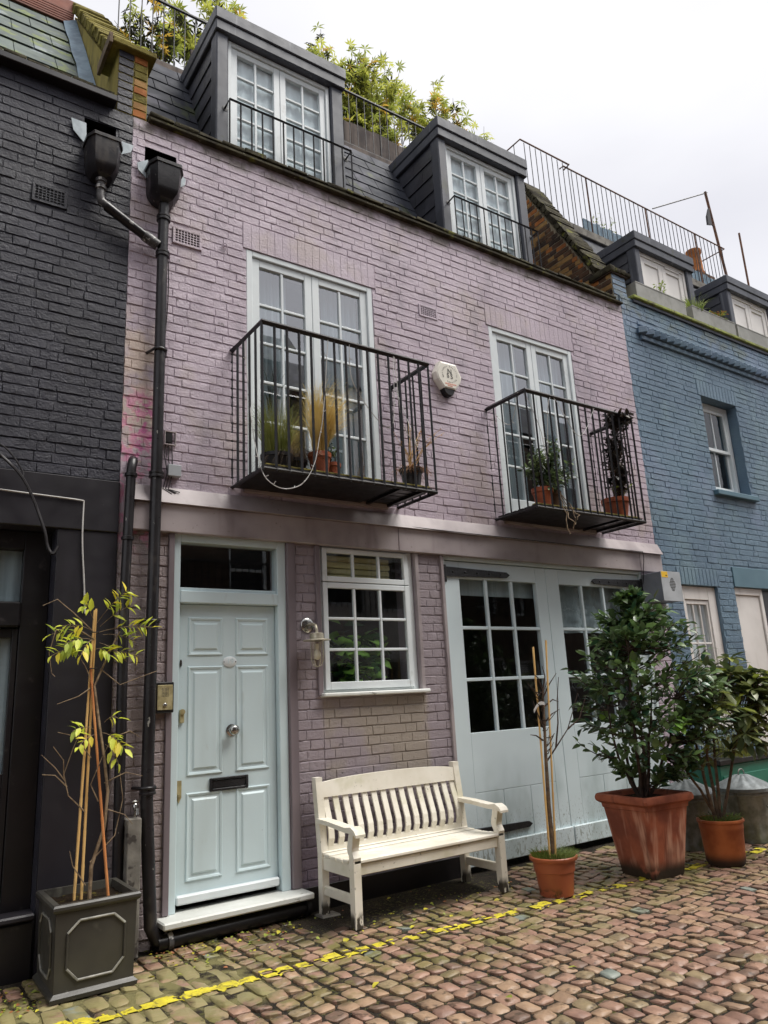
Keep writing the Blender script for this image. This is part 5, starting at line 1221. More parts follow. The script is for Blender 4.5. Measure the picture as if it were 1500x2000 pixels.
for face in 'fl':
    P_ = side(face)
    for k in range(8):
        a, b = Vector(P_[k]), Vector(P_[(k+1) % 8]); worn = k in (1, 2, 3, 5, 6, 7)  # all but the upright segments carry the painted highlight
        mb = MB(); mb.tube([a, b], .007, 6); mb.build('moulding', M['plantertrim'] if worn else M['planter'], pd, smooth=60)
# balcony pots
def pot(name_label, x, y, z, r, h, mat, grp=None):
    t = thing('plant_pot', name_label, 'plant pot', (x, y, z), grp)
    mb = MB(); mb.lathe([(0, 0), (r*.72, 0), (r*.95, h*.78), (r*1.05, h*.79), (r*1.07, h), (r*.93, h), (r*.9, h*.9), (0, h*.9)], (x, y, z), 20); mb.build('body', mat, t, smooth=40); return t
ZB = 3.152
pot('dark pot of green grass at left end of the larger balcony', 1.06, -.36, ZB, .12, .13, M['black'])
pot('low dark pot of trailing bronze sedge on the larger balcony', 1.22, -.31, ZB, .11, .12, M['black'])
pot('terracotta pot of tall straw coloured grass on the larger balcony', 1.42, -.38, ZB, .088, .19, M['balcpot'])
pot('small terracotta pot of dark leaves on the larger balcony', 1.56, -.33, ZB, .07, .14, M['balcpot'])
pot('black pot of withered plant at right end of the larger balcony', 2.30, -.40, ZB, .095, .18, M['black'])
pot('wide terracotta pot at right end of the smaller balcony', 5.02, -.36, ZB, .14, .22, M['balcpot'])
pot('brown pot of trailing shrub on the smaller balcony', 3.90, -.38, ZB, .10, .20, M['balcpot'])
pot('dull clay pot beside trailing shrub on the smaller balcony', 4.08, -.30, ZB, .11, .2, M['stock2'])

# ------------------------------------------------------------------ bins and box by the blue house
def bin_(x, y, label, rz):
    t = thing('dustbin', label, 'dustbin', (x, y, 0), 'galvanised dustbins'); mb = MB(); n = 48; rings = []
    for (r, z, co) in ((.195, 0, 0), (.195, .02, 0), (.198, .03, 1), (.222, .40, 1), (.224, .41, 0), (.232, .415, 0), (.232, .43, 0), (.226, .435, 0), (.236, .45, 0), (.238, .46, 0), (.232, .47, 0)):
        rings.append([(x+(r-(.011 if co and k % 4 < 2 else 0))*math.cos(2*math.pi*k/n+rz), y+(r-(.011 if co and k % 4 < 2 else 0))*math.sin(2*math.pi*k/n+rz), z) for k in range(n)])
    mb.loft(rings); mb.build('body', M['galv'], t, smooth=35)
    mb = MB(); rings = []
    for (r, z, co) in ((.248, .445, 0), (.25, .475, 0), (.235, .487, 0), (.21, .50, 1), (.06, .572, 1), (.04, .58, 0), (.001, .582, 0)):
        rings.append([(x+r*math.cos(2*math.pi*k/n), y+r*math.sin(2*math.pi*k/n), z+(.011 if co and k % 4 < 2 else 0)) for k in range(n)])
    mb.loft(rings, cap=False); lid = mb.build('lid', M['galvlid'], t, smooth=35)
    mb = MB(); mb.tube([(x-.05, y, .573), (x-.045, y, .608), (x-.02, y, .63), (x+.02, y, .63), (x+.045, y, .608), (x+.05, y, .573)], .006, 8); mb.build('lid_handle', M['galv'], lid, smooth=60)
    mb = MB(); s = .222; mb.tube([(x-.04, y-s, .33), (x-.05, y-s-.03, .30), (x+.05, y-s-.03, .30), (x+.04, y-s, .33)], .006, 6); mb.build('side_handle', M['galv'], t, smooth=60)
bin_(5.02, -.72, 'galvanised ribbed dustbin behind the two terracotta pots', 0.1); bin_(5.62, -.92, 'galvanised ribbed dustbin furthest right beside the teal box', 0.5)
gx = thing('storage_box', 'teal green storage box with dark lid under the blue house window', 'storage box', (6.9, -.3, 0))
boxpart('body', M['green'], gx, 6.02, 7.6, -.45, -.06, .02, .60, .008); boxpart('front_panel', M['green'], gx, 6.05, 7.57, -.462, -.452, .06, .50, .004); boxpart('lid', M['black'], gx, 5.99, 7.63, -.48, -.05, .605, .66, .008)

# ------------------------------------------------------------------ roof details
for (x, label) in ((11.72, 'round clay chimney pot behind the blue house railing'), ):
    t = thing('chimney_pot', label, 'chimney pot', (x, 2.05, 8.45)); mb = MB(); mb.box(x-.3, x+.3, 1.85, 2.4, 8.45, 9.35, .01); mb.build('stack', M['stock2'], t)
    mb = MB(); mb.lathe([(.16, 0), (.17, .05), (.14, .12), (.125, .5), (.15, .53), (.15, .6), (.12, .6), (.11, .3)], (x, 2.05, 9.35), 18); mb.build('pot', M['stock1'], t, smooth=45)
ae = thing('tv_aerial', 'rusty aerial mast with horizontal boom above the blue house', 'aerial', (12.35, 1.75, 8.45))
mb = MB(); mb.tube([(12.4, 1.75, 8.45), (12.03, 1.75, 11.28)], .028, 8); mb.build('mast', M['rust'], ae, smooth=60)
mb = MB(); mb.tube([(12.1, 1.75, 11.29), (10.04, 1.75, 10.14)], .013, 6); mb.build('boom', M['iron'], ae, smooth=60)
mb = MB(); mb.loft([[(11.98, y, 10.85), (11.86, y, 10.62), (11.84, y, 10.42), (11.98, y, 10.46)] for y in (1.70, 1.74)]); mb.tube([(11.95, 1.72, 10.48), (12.14, 1.75, 10.5)], .012, 6); mb.build('reflector', M['black'], ae)
a2 = thing('tv_aerial', 'short bare rusty pole further right above the blue house', 'aerial', (13.4, 1.9, 8.5)); mb = MB(); mb.tube([(13.4, 1.9, 8.45), (13.42, 1.9, 10.88)], .022, 8); mb.build('pole', M['rust'], a2, smooth=60)
for k, (x0, x1, lb) in enumerate(((6.42, 7.50, 'grey window box on the blue parapet beside the lilac house'), (7.66, 8.72, 'grey window box of tufted grass and orange flowers on the blue parapet'), (8.78, 9.9, 'grey window box furthest right on the blue parapet'))):
    t = thing('window_box', lb, 'window box', ((x0+x1)/2, .03, 6.345), 'window boxes on the blue parapet')
    mb = MB(); z0 = 6.346; mb.loft([[(x0+a, y, z) for (a, y) in ((0, -.05), (x1-x0, -.05), (x1-x0, .13), (0, .13))] for z in (z0, z0+.21)], cap=False); mb.add([(x0+.01, -.04, z0+.19), (x1-.01, -.04, z0+.19), (x1-.01, .12, z0+.19), (x0+.01, .12, z0+.19)], [(0, 1, 2, 3)]); mb.box(x0-.004, x1+.004, -.054, -.046, z0+.196, z0+.214, .002); mb.build('trough', M['trough'], t)

# ------------------------------------------------------------------ plants
def leaf_geo(L, W, bend=0.12, fold=0.25, w2=0.75, m1=0.35, m2=0.7):
    V = [(0, 0, 0)]
    for (t, w_) in ((m1, 1.0), (m2, w2)):
        z = -bend*L*t*t
        V += [(t*L, W/2*w_, z+fold*W/2*w_), (t*L, 0, z), (t*L, -W/2*w_, z+fold*W/2*w_)]
    V.append((L, 0, -bend*L))
    return V, [(0, 2, 1), (0, 3, 2), (1, 2, 5, 4), (2, 3, 6, 5), (4, 5, 7), (5, 6, 7)]
def aim(p, d, roll=0.0, s=1.0):
    d = Vector(d).normalized(); up = Vector((0, 0, 1))
    if abs(d.z) > .98: up = Vector((1, 0, 0))
    y = up.cross(d).normalized(); z = d.cross(y)
    A = Matrix((d, y, z)).transposed().to_4x4()
    return Matrix.Translation(p) @ A @ Matrix.Rotation(roll, 4, 'X') @ Matrix.Scale(s, 4)
def foliage(parent, items, geos, mats, limit, name='leaf', rest_name='foliage'):
    """items: (matrix, geo index, material index); the nearest, largest ones become leaves of their own"""
    def key(it):
        X, Y, d = px(it[0].translation); ok = d > .1 and -10 < X < 1510 and -10 < Y < 2010
        n = it[0].col[2].to_3d().normalized(); v = (it[0].translation-CAM).normalized()
        return -(abs(n.dot(v))+.15)*it[0].to_scale().x**2/d**2 if ok else 0
    items = sorted(items, key=key) if limit else items; cache = {}; rest = MB()
    for i, (A, g, m_) in enumerate(items):
        if i < limit:
            if (g, m_) not in cache:
                mb = MB(); mb.v = list(geos[g][0]); mb.f = list(geos[g][1]); mb.mi = [0]*len(mb.f); cache[(g, m_)] = mb.mesh(name, mats[m_], 180, recalc=False)
            inst(name, cache[(g, m_)], parent, A)
        else: rest.add(geos[g][0], geos[g][1], A, m_)
    if rest.v: rest.build(rest_name, mats, parent, smooth=180, recalc=False, kind='stuff')
def bend_path(a, b, sag, n=5, q=None, jit=0.0):
    a, b = Vector(a), Vector(b); out = []
    for k in range(n+1):
        t = k/n; p = a.lerp(b, t) + Vector(sag)*(4*t*(1-t))
        if q and 0 < k < n: p += Vector((q.uniform(-jit, jit), q.uniform(-jit, jit), q.uniform(-jit, jit)))
        out.append(p)
    return out
LG = leafmat
# camellia
q = random.Random(4); cm = thing('camellia', 'dense dark glossy camellia bush growing in the large square pot', 'shrub', (3.955, -1.06, .57))
geos = [leaf_geo(.098, .056, .10, .3), leaf_geo(.088, .050, .22, .35), leaf_geo(.105, .058, .02, .2), leaf_geo(.080, .046, .3, .15)]
mats = [LG('camellia_leaf_dark', lin(82, 102, 62), lin(62, 80, 50), .32, .2), LG('camellia_leaf_mid', lin(108, 132, 76), lin(82, 106, 62), .32, .22), LG('camellia_leaf_teal', lin(66, 104, 76), lin(50, 82, 60), .28, .12), LG('camellia_leaf_new', lin(128, 158, 62), lin(98, 136, 52), .35, .3)]
base = Vector((3.955, -1.06, .56)); items = []; tw = MB()
stems = []
for k in range(7):
    a = 2*math.pi*k/7+q.uniform(-.3, .3); r_ = q.uniform(.12, .34); top = base+Vector((.1+r_*math.cos(a), -.07+r_*math.sin(a), q.uniform(.75, 1.45)))
    if k == 0: top = base+Vector((.06, -.03, 1.62))
    P_ = bend_path(base+Vector((.02*math.cos(a), .02*math.sin(a), -.02)), top, (r_*.25*math.cos(a), r_*.25*math.sin(a), 0), 7, q, .012); stems.append(P_)
    tw.tube(P_, [.016-.012*i/7 for i in range(8)], 6)
tw.tube([base+Vector((0, 0, -.03)), base+Vector((.0, .01, .08)), base+Vector((.01, .0, .2))], [.028, .024, .018], 8)
def crown_r(z):                                   # envelope radius over height above the pot
    h = (z-.72)/(2.24-.72)
    if h < 0 or h > 1: return 0
    return .61*(min(1, (h/.2))**.5)*(1-max(0, h-.56)/.44)**.6 + .03
cnt = 0
while cnt < 330:
    z = .74+1.5*q.random()**.95; rr_ = crown_r(z); a = q.uniform(0, 2*math.pi); rad = rr_*math.sqrt(q.uniform(.12, 1.0))*q.uniform(.9, 1.08)
    gapn = noise.noise((math.cos(a)*2.2, math.sin(a)*2.2, z*2.6))
    if gapn < -.28: continue
    tip = Vector((base.x+.11+rad*math.cos(a), base.y-.08+rad*math.sin(a), z)); cnt += 1
    best = min((p for S_ in stems for p in S_[1:] if p.z < z+.05), key=lambda p: (p-tip).length+.4*abs(p.z-(z-.15)), default=base)
    P_ = bend_path(best, tip, (0, 0, -.03+q.uniform(-.03, .05)), 5, q, .008); tw.tube(P_, [.006, .005, .0045, .004, .003, .002], 4, cap=False)
    d0 = (P_[-1]-P_[-3]).normalized(); n = q.randint(7, 10); out = Vector((math.cos(a), math.sin(a), 0))
    for j in range(n):
        t = j/(n-1); i0 = min(4, int(2+3*t)); p = P_[i0].lerp(P_[i0+1], (2+3*t)-i0 if t < 1 else 1)
        ang = j*2.4+q.uniform(-.4, .4); sd = d0.orthogonal().normalized(); sd.rotate(Matrix.Rotation(ang, 3, d0))
        d = sd*.9+d0*(.5+.6*t)+out*.25+Vector((0, 0, q.uniform(-.45, .35)))
        new = (q.random() < .012)
        items.append((aim(p, d, q.uniform(-.6, .6), q.uniform(.75, 1.12)), q.randrange(4), 3 if new else q.choices((0, 1, 2), (5, 4, 1.4))[0]))
for k in range(9): items.append((aim(Vector((3.86, -1.55, 1.17))+Vector((q.uniform(-.05, .05), q.uniform(-.03, .03), q.uniform(-.05, .04))), (q.uniform(-1, 1), q.uniform(-1, .2), q.uniform(-.6, .5)), 0, 1.05), 0, 3))
tw.build('branches', M['twig'], cm, smooth=60, recalc=False); foliage(cm, items, geos, mats, 300)
# rhododendron
q = random.Random(8); rh = thing('rhododendron', 'rhododendron with long olive leaves in whorls in the small round pot', 'shrub', (4.62, -1.28, .32))
geos = [leaf_geo(.17, .066, .25, .25, .9, .3, .7), leaf_geo(.15, .06, .4, .2, .9, .3, .7), leaf_geo(.185, .07, .1, .3, .9, .3, .7)]
mats = [LG('rhododendron_leaf_olive', lin(132, 138, 80), lin(100, 108, 64), .36, .22), LG('rhododendron_leaf_dark', lin(90, 102, 62), lin(66, 78, 50), .36, .16), LG('rhododendron_leaf_yellow', lin(150, 156, 62), lin(116, 126, 52), .36, .3)]
base = Vector((4.62, -1.28, .31)); br_ = MB(); items = []
heads = [(-.15, .1, .52), (.0, -.05, .55), (-.28, .15, .86), (-.10, .02, 1.00), (-.22, -.1, 1.06), (.05, .1, 1.16), (.18, .0, 1.22), (.3, -.1, 1.18), (.42, -.05, 1.12), (.5, -.2, 1.2), (.32, .15, 1.28), (.55, .1, 1.26), (.62, -.1, 1.1), (.2, -.2, 1.02), (.36, -.25, .92), (.5, -.3, .84), (.62, -.25, .9), (.7, -.1, .98), (.1, -.2, .86), (.26, -.05, .78), (-.05, -.2, .92), (.42, .1, 1.02), (.75, .05, 1.16), (.62, .2, 1.05), (-.35, .0, .98), (.02, .2, 1.3)]
heads = [(a+.16, b-.05, c+.04) for a, b, c in heads] + [(a+.14+q.uniform(-.14, .22), b+q.uniform(-.2, .15), c+q.uniform(-.16, .14)) for a, b, c in heads[4:]*2] + [(q.uniform(.1, .75), q.uniform(-.45, .0), q.uniform(.62, .9)) for k in range(12)]
mainst = []
for k, (dx, dy, h) in enumerate(((-.2, 0, .75), (-.04, 0, .8), (.06, -.02, .78), (.3, -.1, .7), (-.32, .1, .55))):
    P_ = bend_path(base+Vector((.02*(k-2), 0, -.03)), base+Vector((dx, dy, h)), (0, 0, 0), 6, q, .01); mainst.append(P_); br_.tube(P_, [.016-.008*i/6 for i in range(7)], 6)
for (dx, dy, h) in heads:
    tip = base+Vector((dx*.85, dy, h*.96)); best = min((p for S_ in mainst for p in S_[2:]), key=lambda p: (p-tip).length)
    P_ = bend_path(best, tip, (0, 0, -.02), 5, q, .01); br_.tube(P_, [.008, .007, .006, .0055, .005, .0045], 5, cap=False); d0 = (tip-P_[-2]).normalized()+Vector((0, 0, .4)); n = q.randint(7, 10)
    for j in range(n):
        a = 2*math.pi*j/n+q.uniform(-.2, .2); sd = d0.orthogonal().normalized(); sd.rotate(Matrix.Rotation(a, 3, d0.normalized()))
        items.append((aim(tip+sd*.008, sd+d0.normalized()*q.uniform(-.15, .55), q.uniform(-.3, .3), q.uniform(.75, 1.08)), q.randrange(3), q.choices((0, 1, 2), (5, 4, 1))[0]))
br_.build('branches', M['bark'], rh, smooth=60, recalc=False); foliage(rh, items, geos, mats, 300)
# wisteria on canes
q = random.Random(15); ws = thing('wisteria', 'young wisteria with yellow green leaves tied to bamboo canes in grey planter', 'climber', (-.18, -.35, .43))
for (a, b, m_) in (((-.255, -.33), (-.215, -.345, 2.07), 'cane'), ((-.215, -.33), (-.205, -.34, 2.08), 'cane'), ((-.075, -.37), (-.225, -.355, 1.72), 'canered')):
    mb = MB(); A, B = Vector((a[0], a[1], .42)), Vector(b); n = 9; P_ = []; rr_ = []
    for k in range(n+1):
        p = A.lerp(B, k/n); P_ += [p, p+(B-A).normalized()*.012]; rr_ += [.0095-.002*k/n, .0082-.002*k/n]
    mb.tube(P_, rr_, 7); mb.build('cane', M[m_], ws, smooth=60)
for z in (1.94, 1.72):
    mb = MB(); mb.tube([(-.21+.026*math.cos(t), -.345+.026*math.sin(t), z+.004*t/6) for t in [k*.7 for k in range(12)]], .0035, 5); mb.build('tie', M['wiredark'], ws)
st = MB()
st.tube([(-.175, -.35, .42), (-.17, -.345, .6), (-.11, -.36, .8), (-.10, -.37, 1.0), (-.13, -.375, 1.2), (-.165, -.365, 1.4), (-.20, -.36, 1.62), (-.16, -.36, 1.72), (-.12, -.36, 1.82), (-.06, -.36, 1.95)], [.011, .011, .010, .009, .008, .008, .007, .006, .005, .004], 6)
for tws in (((-.2, -.35, 1.62), (-.26, -.36, 1.74), (-.34, -.37, 1.86)), ((-.2, -.35, 1.62), (-.29, -.36, 1.56), (-.41, -.37, 1.52)), ((-.17, -.36, 1.72), (-.05, -.37, 1.62), (.12, -.38, 1.68), (.18, -.38, 1.7)), ((-.21, -.35, 1.9), (-.34, -.36, 1.98), (-.44, -.37, 1.95), (-.47, -.37, 1.82), (-.45, -.37, 1.7), (-.43, -.37, 1.68)), ((-.22, -.35, 1.95), (-.34, -.36, 2.06), (-.44, -.37, 2.14), (-.52, -.37, 2.1)), ((-.22, -.34, .9), (-.32, -.36, 1.0), (-.35, -.36, 1.12), (-.31, -.36, 1.25), (-.26, -.36, 1.38)), ((-.34, -.36, 1.08), (-.40, -.37, 1.16), (-.48, -.37, 1.24)), ((-.33, -.36, 1.05), (-.40, -.37, 1.12), (-.47, -.37, 1.13)), ((-.35, -.36, 1.1), (-.36, -.38, 1.2), (-.42, -.38, 1.28)), ((-.15, -.36, .95), (-.2, -.37, 1.05), (-.14, -.37, 1.2), (-.08, -.37, 1.32)), ((-.18, -.35, .62), (-.05, -.37, .75), (-.01, -.37, .95), (-.04, -.37, 1.15)), ((-.12, -.36, 1.05), (0.0, -.38, 1.1), (.10, -.38, 1.07)), ((-.1, -.36, .9), (.0, -.38, .86), (.05, -.38, .8)), ((-.2, -.35, .5), (-.28, -.37, .62), (-.3, -.37, .7)), ((-.2, -.35, 1.2), (-.3, -.38, 1.33), (-.4, -.38, 1.36)), ((-.1, -.36, 1.3), (.02, -.37, 1.34), (.08, -.37, 1.3))):
    st.tube(bend_path(tws[0], tws[-1], (0, 0, 0), 4) if len(tws) < 3 else tws, [.004-.0022*i/(len(tws)-1) for i in range(len(tws))], 5, cap=False)
st.build('vine_stem', M['vine'], ws, smooth=60, recalc=False)
geos = [leaf_geo(.078, .034, .25, .3), leaf_geo(.06, .028, .45, .2), leaf_geo(.088, .036, .12, .35)]
mats = [LG('wisteria_leaf_lime', lin(218, 222, 84), lin(198, 206, 74), .5, .3), LG('wisteria_leaf_yellow', lin(232, 214, 76), lin(216, 200, 66), .5, .3), LG('wisteria_leaf_green', lin(184, 198, 84), lin(160, 180, 72), .5, .3)]
items = []; rac = MB()
for (a, b) in (((-.22, 2.02), (-.31, 2.10)), ((-.2, 2.0), (-.04, 2.20)), ((-.18, 1.98), (.02, 2.12)), ((-.2, 1.94), (.12, 1.97)), ((-.16, 1.93), (.04, 1.88)), ((-.22, 1.95), (-.40, 1.98)), ((-.24, 1.92), (-.46, 1.93)), ((-.23, 1.9), (-.40, 1.86)), ((-.23, 1.86), (-.46, 1.80)), ((-.22, 1.9), (-.30, 1.80)), ((-.18, 1.88), (-.02, 1.76)), ((-.18, 1.82), (.06, 1.79)), ((-.2, 1.84), (-.12, 1.80)), ((-.18, 1.36), (-.32, 1.36)), ((-.17, 1.33), (-.30, 1.27)), ((-.14, 1.34), (-.03, 1.24)), ((-.13, 1.4), (-.06, 1.42)), ((-.12, 1.27), (-.06, 1.16))):
    A = Vector((a[0], -.35, a[1])); B = Vector((b[0], -.35-q.uniform(.0, .12), b[1])); P_ = bend_path(A, B, (0, 0, .02), 6); rac.tube(P_, .0018, 4, cap=False); d0 = (B-A).normalized(); n = max(3, int((B-A).length/.034))
    sdv = d0.cross(Vector((0, -1, .35))).normalized()
    for j in range(n+1):
        t = .35+.65*j/n; p = A.lerp(B, t)+Vector((0, 0, .02*4*t*(1-t)))
        for s_ in ((-1, 1) if j < n else (0,)):
            if q.random() < .28: continue
            d = d0*.7+sdv*s_*.9+Vector((0, q.uniform(-.5, .2), q.uniform(-.35, .2)))
            items.append((aim(p, d, q.uniform(-.5, .5), q.uniform(.7, 1.1)), q.randrange(3), q.choices((0, 1, 2), (4, 1.6, 2.2))[0]))
rac.build('leaf_stalks', M['vine'], ws, recalc=False, kind='stuff'); foliage(ws, items, geos, mats, 300)
# bare sapling with canes
q = random.Random(21); sa = thing('sapling', 'bare sapling tied to two canes in the plastic pot by the bench', 'sapling', (2.985, -.94, .24))
for (a, b) in (((2.96, -.93), (3.0, -.93, 1.78)), ((3.0, -.95), (3.12, -.96, 1.83))):
    mb = MB(); A, B = Vector((a[0], a[1], .24)), Vector(b); P_ = []; rr_ = []
    for k in range(8):
        p = A.lerp(B, k/7); P_ += [p, p+Vector((0, 0, .012))]; rr_ += [.0085, .0072]
    mb.tube(P_, rr_, 7); mb.build('cane', M['cane'], sa, smooth=60)
mb = MB(); mb.tube([(3.0, -.93, .23), (2.995, -.935, .6), (3.01, -.94, .95), (3.03, -.945, 1.25), (3.045, -.945, 1.45)], [.018, .016, .013, .010, .007], 7); mb.build('trunk', M['bark'], sa, smooth=60)
mb = MB()
for P_ in (((3.01, -.94, .92), (3.1, -.97, 1.02), (3.22, -1.0, 1.15), (3.36, -1.02, 1.42)), ((3.1, -.97, 1.02), (3.14, -.98, 1.2), (3.16, -.98, 1.38), (3.2, -.98, 1.55)), ((3.22, -1.0, 1.15), (3.32, -1.04, 1.22), (3.42, -1.05, 1.4)), ((3.0, -.94, 1.08), (2.93, -.94, 1.12), (2.86, -.95, 1.13)), ((3.02, -.94, 1.2), (3.1, -.96, 1.27), (3.18, -.97, 1.3)), ((3.03, -.945, 1.3), (2.98, -.95, 1.42), (2.93, -.95, 1.48)), ((3.04, -.945, 1.4), (3.12, -.95, 1.5), (3.2, -.96, 1.58)), ((3.045, -.945, 1.45), (3.0, -.95, 1.55), (2.96, -.95, 1.58)), ((3.045, -.945, 1.45), (3.08, -.95, 1.56), (3.06, -.95, 1.64)), ((3.03, -.94, 1.15), (2.95, -.95, 1.3), (2.92, -.95, 1.38)), ((3.04, -.945, 1.33), (3.14, -.95, 1.38), (3.2, -.95, 1.36))):
    mb.tube(P_, [.0075-.005*i/(len(P_)-1) for i in range(len(P_))], 5, cap=False)
for k in range(16):
    z = q.uniform(.95, 1.45); b_ = Vector((3.0+.03*(z-.8), -.94, z)); d_ = Vector((q.uniform(-1, 1), q.uniform(-.6, .3), q.uniform(.1, 1))).normalized()*q.uniform(.08, .2)
    mb.tube(bend_path(b_, b_+d_, (0, 0, -.02), 4, q, .008), [.005, .0042, .0035, .003, .002], 5, cap=False)
mb.build('twigs', M['twig'], sa, smooth=60, recalc=False)
mb = MB(); mb.loft([[(3.03-.035*k, -.965-.004*k, 1.34+.012*math.sin(k*.9)-.012*k*k*.25), (3.03-.035*k, -.965-.004*k, 1.365+.012*math.sin(k*.9)-.012*k*k*.25), (3.03-.035*k, -.962-.004*k, 1.365+.012*math.sin(k*.9)-.012*k*k*.25)] for k in range(5)]); mb.build('plant_label', M['wire'], sa)
def blades(name, parent, x, y, z, n, h, spread, mat, seed, w=.004, droop=.3, lean=(0, 0), rad=.06, kind='stuff'):
    q = random.Random(seed); mb = MB()
    for k in range(n):
        a = q.uniform(0, 2*math.pi); r_ = rad*math.sqrt(q.random()); p = Vector((x+r_*math.cos(a), y+r_*math.sin(a), z)); a2 = a+q.uniform(-.8, .8); hh = h*q.uniform(.5, 1.1); sp_ = spread*q.uniform(.1, 1)
        d = Vector((math.cos(a2)*sp_+lean[0], math.sin(a2)*sp_+lean[1], 0)); side_ = Vector((-math.sin(a2+1.0), math.cos(a2+1.0), 0)); V = []; m = 5
        for i in range(m):
            t = i/(m-1); c = p + d*(t**1.6) + Vector((0, 0, hh*(t-droop*t*t*t*(1+sp_))))
            ww = w*(1-t*.85); V += [c-side_*ww/2, c+side_*ww/2]
        mb.add(V, [(2*i, 2*i+1, 2*i+3, 2*i+2) for i in range(m-1)])
    return mb.build(name, mat, parent, smooth=180, recalc=False, kind=kind if parent else None)
G = {'straw': LG('straw_grass', lin(238, 216, 154), lin(216, 190, 122), .6, .35), 'lime': LG('lime_grass', lin(150, 150, 72), lin(116, 124, 60), .5, .3), 'green': LG('moss_grass', lin(116, 132, 62), lin(88, 104, 48), .6, .25), 'bronze': LG('bronze_sedge', lin(104, 84, 62), lin(74, 60, 46), .6, .15), 'withered': LG('withered_leaf', lin(176, 120, 66), lin(132, 94, 54), .6, .2), 'fern': LG('fern_leaf', lin(150, 160, 80), lin(118, 136, 62), .5, .3)}
def tuft(label, cat, name, x, y, z, n, h, spread, mat, seed, **k):
    t = thing(name, label, cat, (x, y, z)); blades('blades', t, x, y, z, n, h, spread, G[mat], seed, **k); return t
tuft('low green moss and grass filling the plastic pot under the sapling', 'grass', 'grass_tuft', 2.985, -.94, .235, 700, .10, .09, 'green', 1, rad=.155, w=.008)
tuft('weeds with rounded leaves around rhododendron stems in the small pot', 'weeds', 'weed_tuft', 4.62, -1.28, .315, 200, .10, .10, 'green', 2, rad=.15, w=.012)
tuft('spray of green grass at left end of the larger balcony', 'grass', 'grass_tuft', 1.06, -.36, 3.27, 620, .66, .24, 'lime', 3, rad=.09, droop=.35)
tuft('bronze sedge drooping over its pot on the larger balcony', 'grass', 'grass_tuft', 1.22, -.31, 3.27, 340, .30, .36, 'bronze', 4, rad=.07, droop=1.2)
tuft('tall straw coloured grass sweeping right on the larger balcony', 'grass', 'grass_tuft', 1.42, -.38, 3.33, 1200, .80, .27, 'straw', 5, w=.0045, rad=.05, droop=.25, lean=(.12, 0))
tuft('withered brown plant in black pot at right of the larger balcony', 'plant', 'withered_plant', 2.30, -.40, 3.31, 200, .10, .14, 'withered', 6, rad=.10, droop=1.5, w=.008)
tuft('tufted grass in the middle window box on blue parapet', 'grass', 'grass_tuft', 7.85, .03, 6.53, 160, .28, .22, 'fern', 7, rad=.10, w=.014)
def leafy(label, name, cat, c, rad, n, geo, mats, seed, stems=8, basez=None, stemmat='twig', limit=0, base=None, flat=0.3, trail=()):
    """small bushy plant: leaves on thin shoots inside an ellipsoid"""
    q = random.Random(seed); t = thing(name, label, cat, base or (c[0], c[1], basez)); tb = MB(); it = []; B = Vector(base or (c[0], c[1], basez))
    for k in range(stems):
        while True:
            u = Vector((q.uniform(-1, 1), q.uniform(-1, 1), q.uniform(-1, 1)))
            if u.length < 1: break
        tip = Vector((c[0]+u.x*rad[0], c[1]+u.y*rad[1], c[2]+u.z*rad[2])); P_ = bend_path(B+Vector((q.uniform(-.03, .03), q.uniform(-.03, .03), 0)), tip, (0, 0, .04), 5, q, .012); tb.tube(P_, [.004, .0035, .003, .0025, .002, .0015], 4, cap=False)
        for j in range(int(n/stems)):
            s_ = q.uniform(.35, 1)*5; i0 = min(4, int(s_)); p = P_[i0].lerp(P_[i0+1], s_-i0); d = Vector((q.uniform(-1, 1), q.uniform(-1, 1), q.uniform(-.6, .6+flat)))
            it.append((aim(p+d*.01, d, q.uniform(-.6, .6), q.uniform(.7, 1.2)), 0, q.randrange(len(mats))))
    if trail:
        tr_ = MB()
        for P_ in trail: tr_.tube(P_, .0045, 5, cap=False)
        tr_.build('trailing_stems', M['vine'], t, recalc=False, smooth=60, kind='stuff')
    tb.build('shoots', M[stemmat], t, recalc=False, smooth=60); foliage(t, it, [geo], mats, limit); return t
SG = [LG('sage_leaf', lin(140, 156, 108), lin(108, 126, 84), .5, .28), LG('sage_leaf_dark', lin(74, 92, 60), lin(56, 72, 48), .5, .2)]
DG = [LG('climber_leaf_dark', lin(52, 46, 44), lin(36, 34, 32), .45, .1), LG('climber_leaf_bronze', lin(78, 66, 54), lin(56, 50, 42), .45, .15)]
leafy('grey green shrub spilling over its pots on the smaller balcony', 'balcony_shrub', 'shrub', (4.0, -.40, 3.58), (.36, .20, .30), 1100, leaf_geo(.07, .024), SG, 31, 44, base=(3.96, -.36, 3.36),
      trail=[bend_path((4.0, -.5, 3.3), (3.98+.04*k, -.60, 2.86+.05*k), (.03*(k-1), -.04, -.05), 7, random.Random(k), .02) for k in range(4)])
cl = leafy('dark leaved climber winding up the right side of the smaller balcony', 'climber', 'climber', (5.06, -.42, 3.90), (.15, .12, .52), 560, leaf_geo(.075, .042), DG, 32, 30, base=(5.03, -.38, 3.38))
leafy('dark climber foliage bunched over the top rail of the smaller balcony', 'climber', 'climber', (5.12, -.5, 4.24), (.26, .10, .11), 380, leaf_geo(.07, .038), DG, 33, 18, base=(5.06, -.44, 4.1))
leafy('pale green seedlings in the wide pot of the smaller balcony', 'seedlings', 'plant', (5.08, -.42, 3.50), (.16, .12, .12), 110, leaf_geo(.04, .02), [G['fern']], 34, 12, base=(5.05, -.38, 3.38))
leafy('dark leafy plant in small terracotta pot on the larger balcony', 'balcony_plant', 'plant', (1.57, -.33, 3.40), (.09, .08, .09), 110, leaf_geo(.03, .016), SG, 35, 10, base=(1.56, -.33, 3.29))
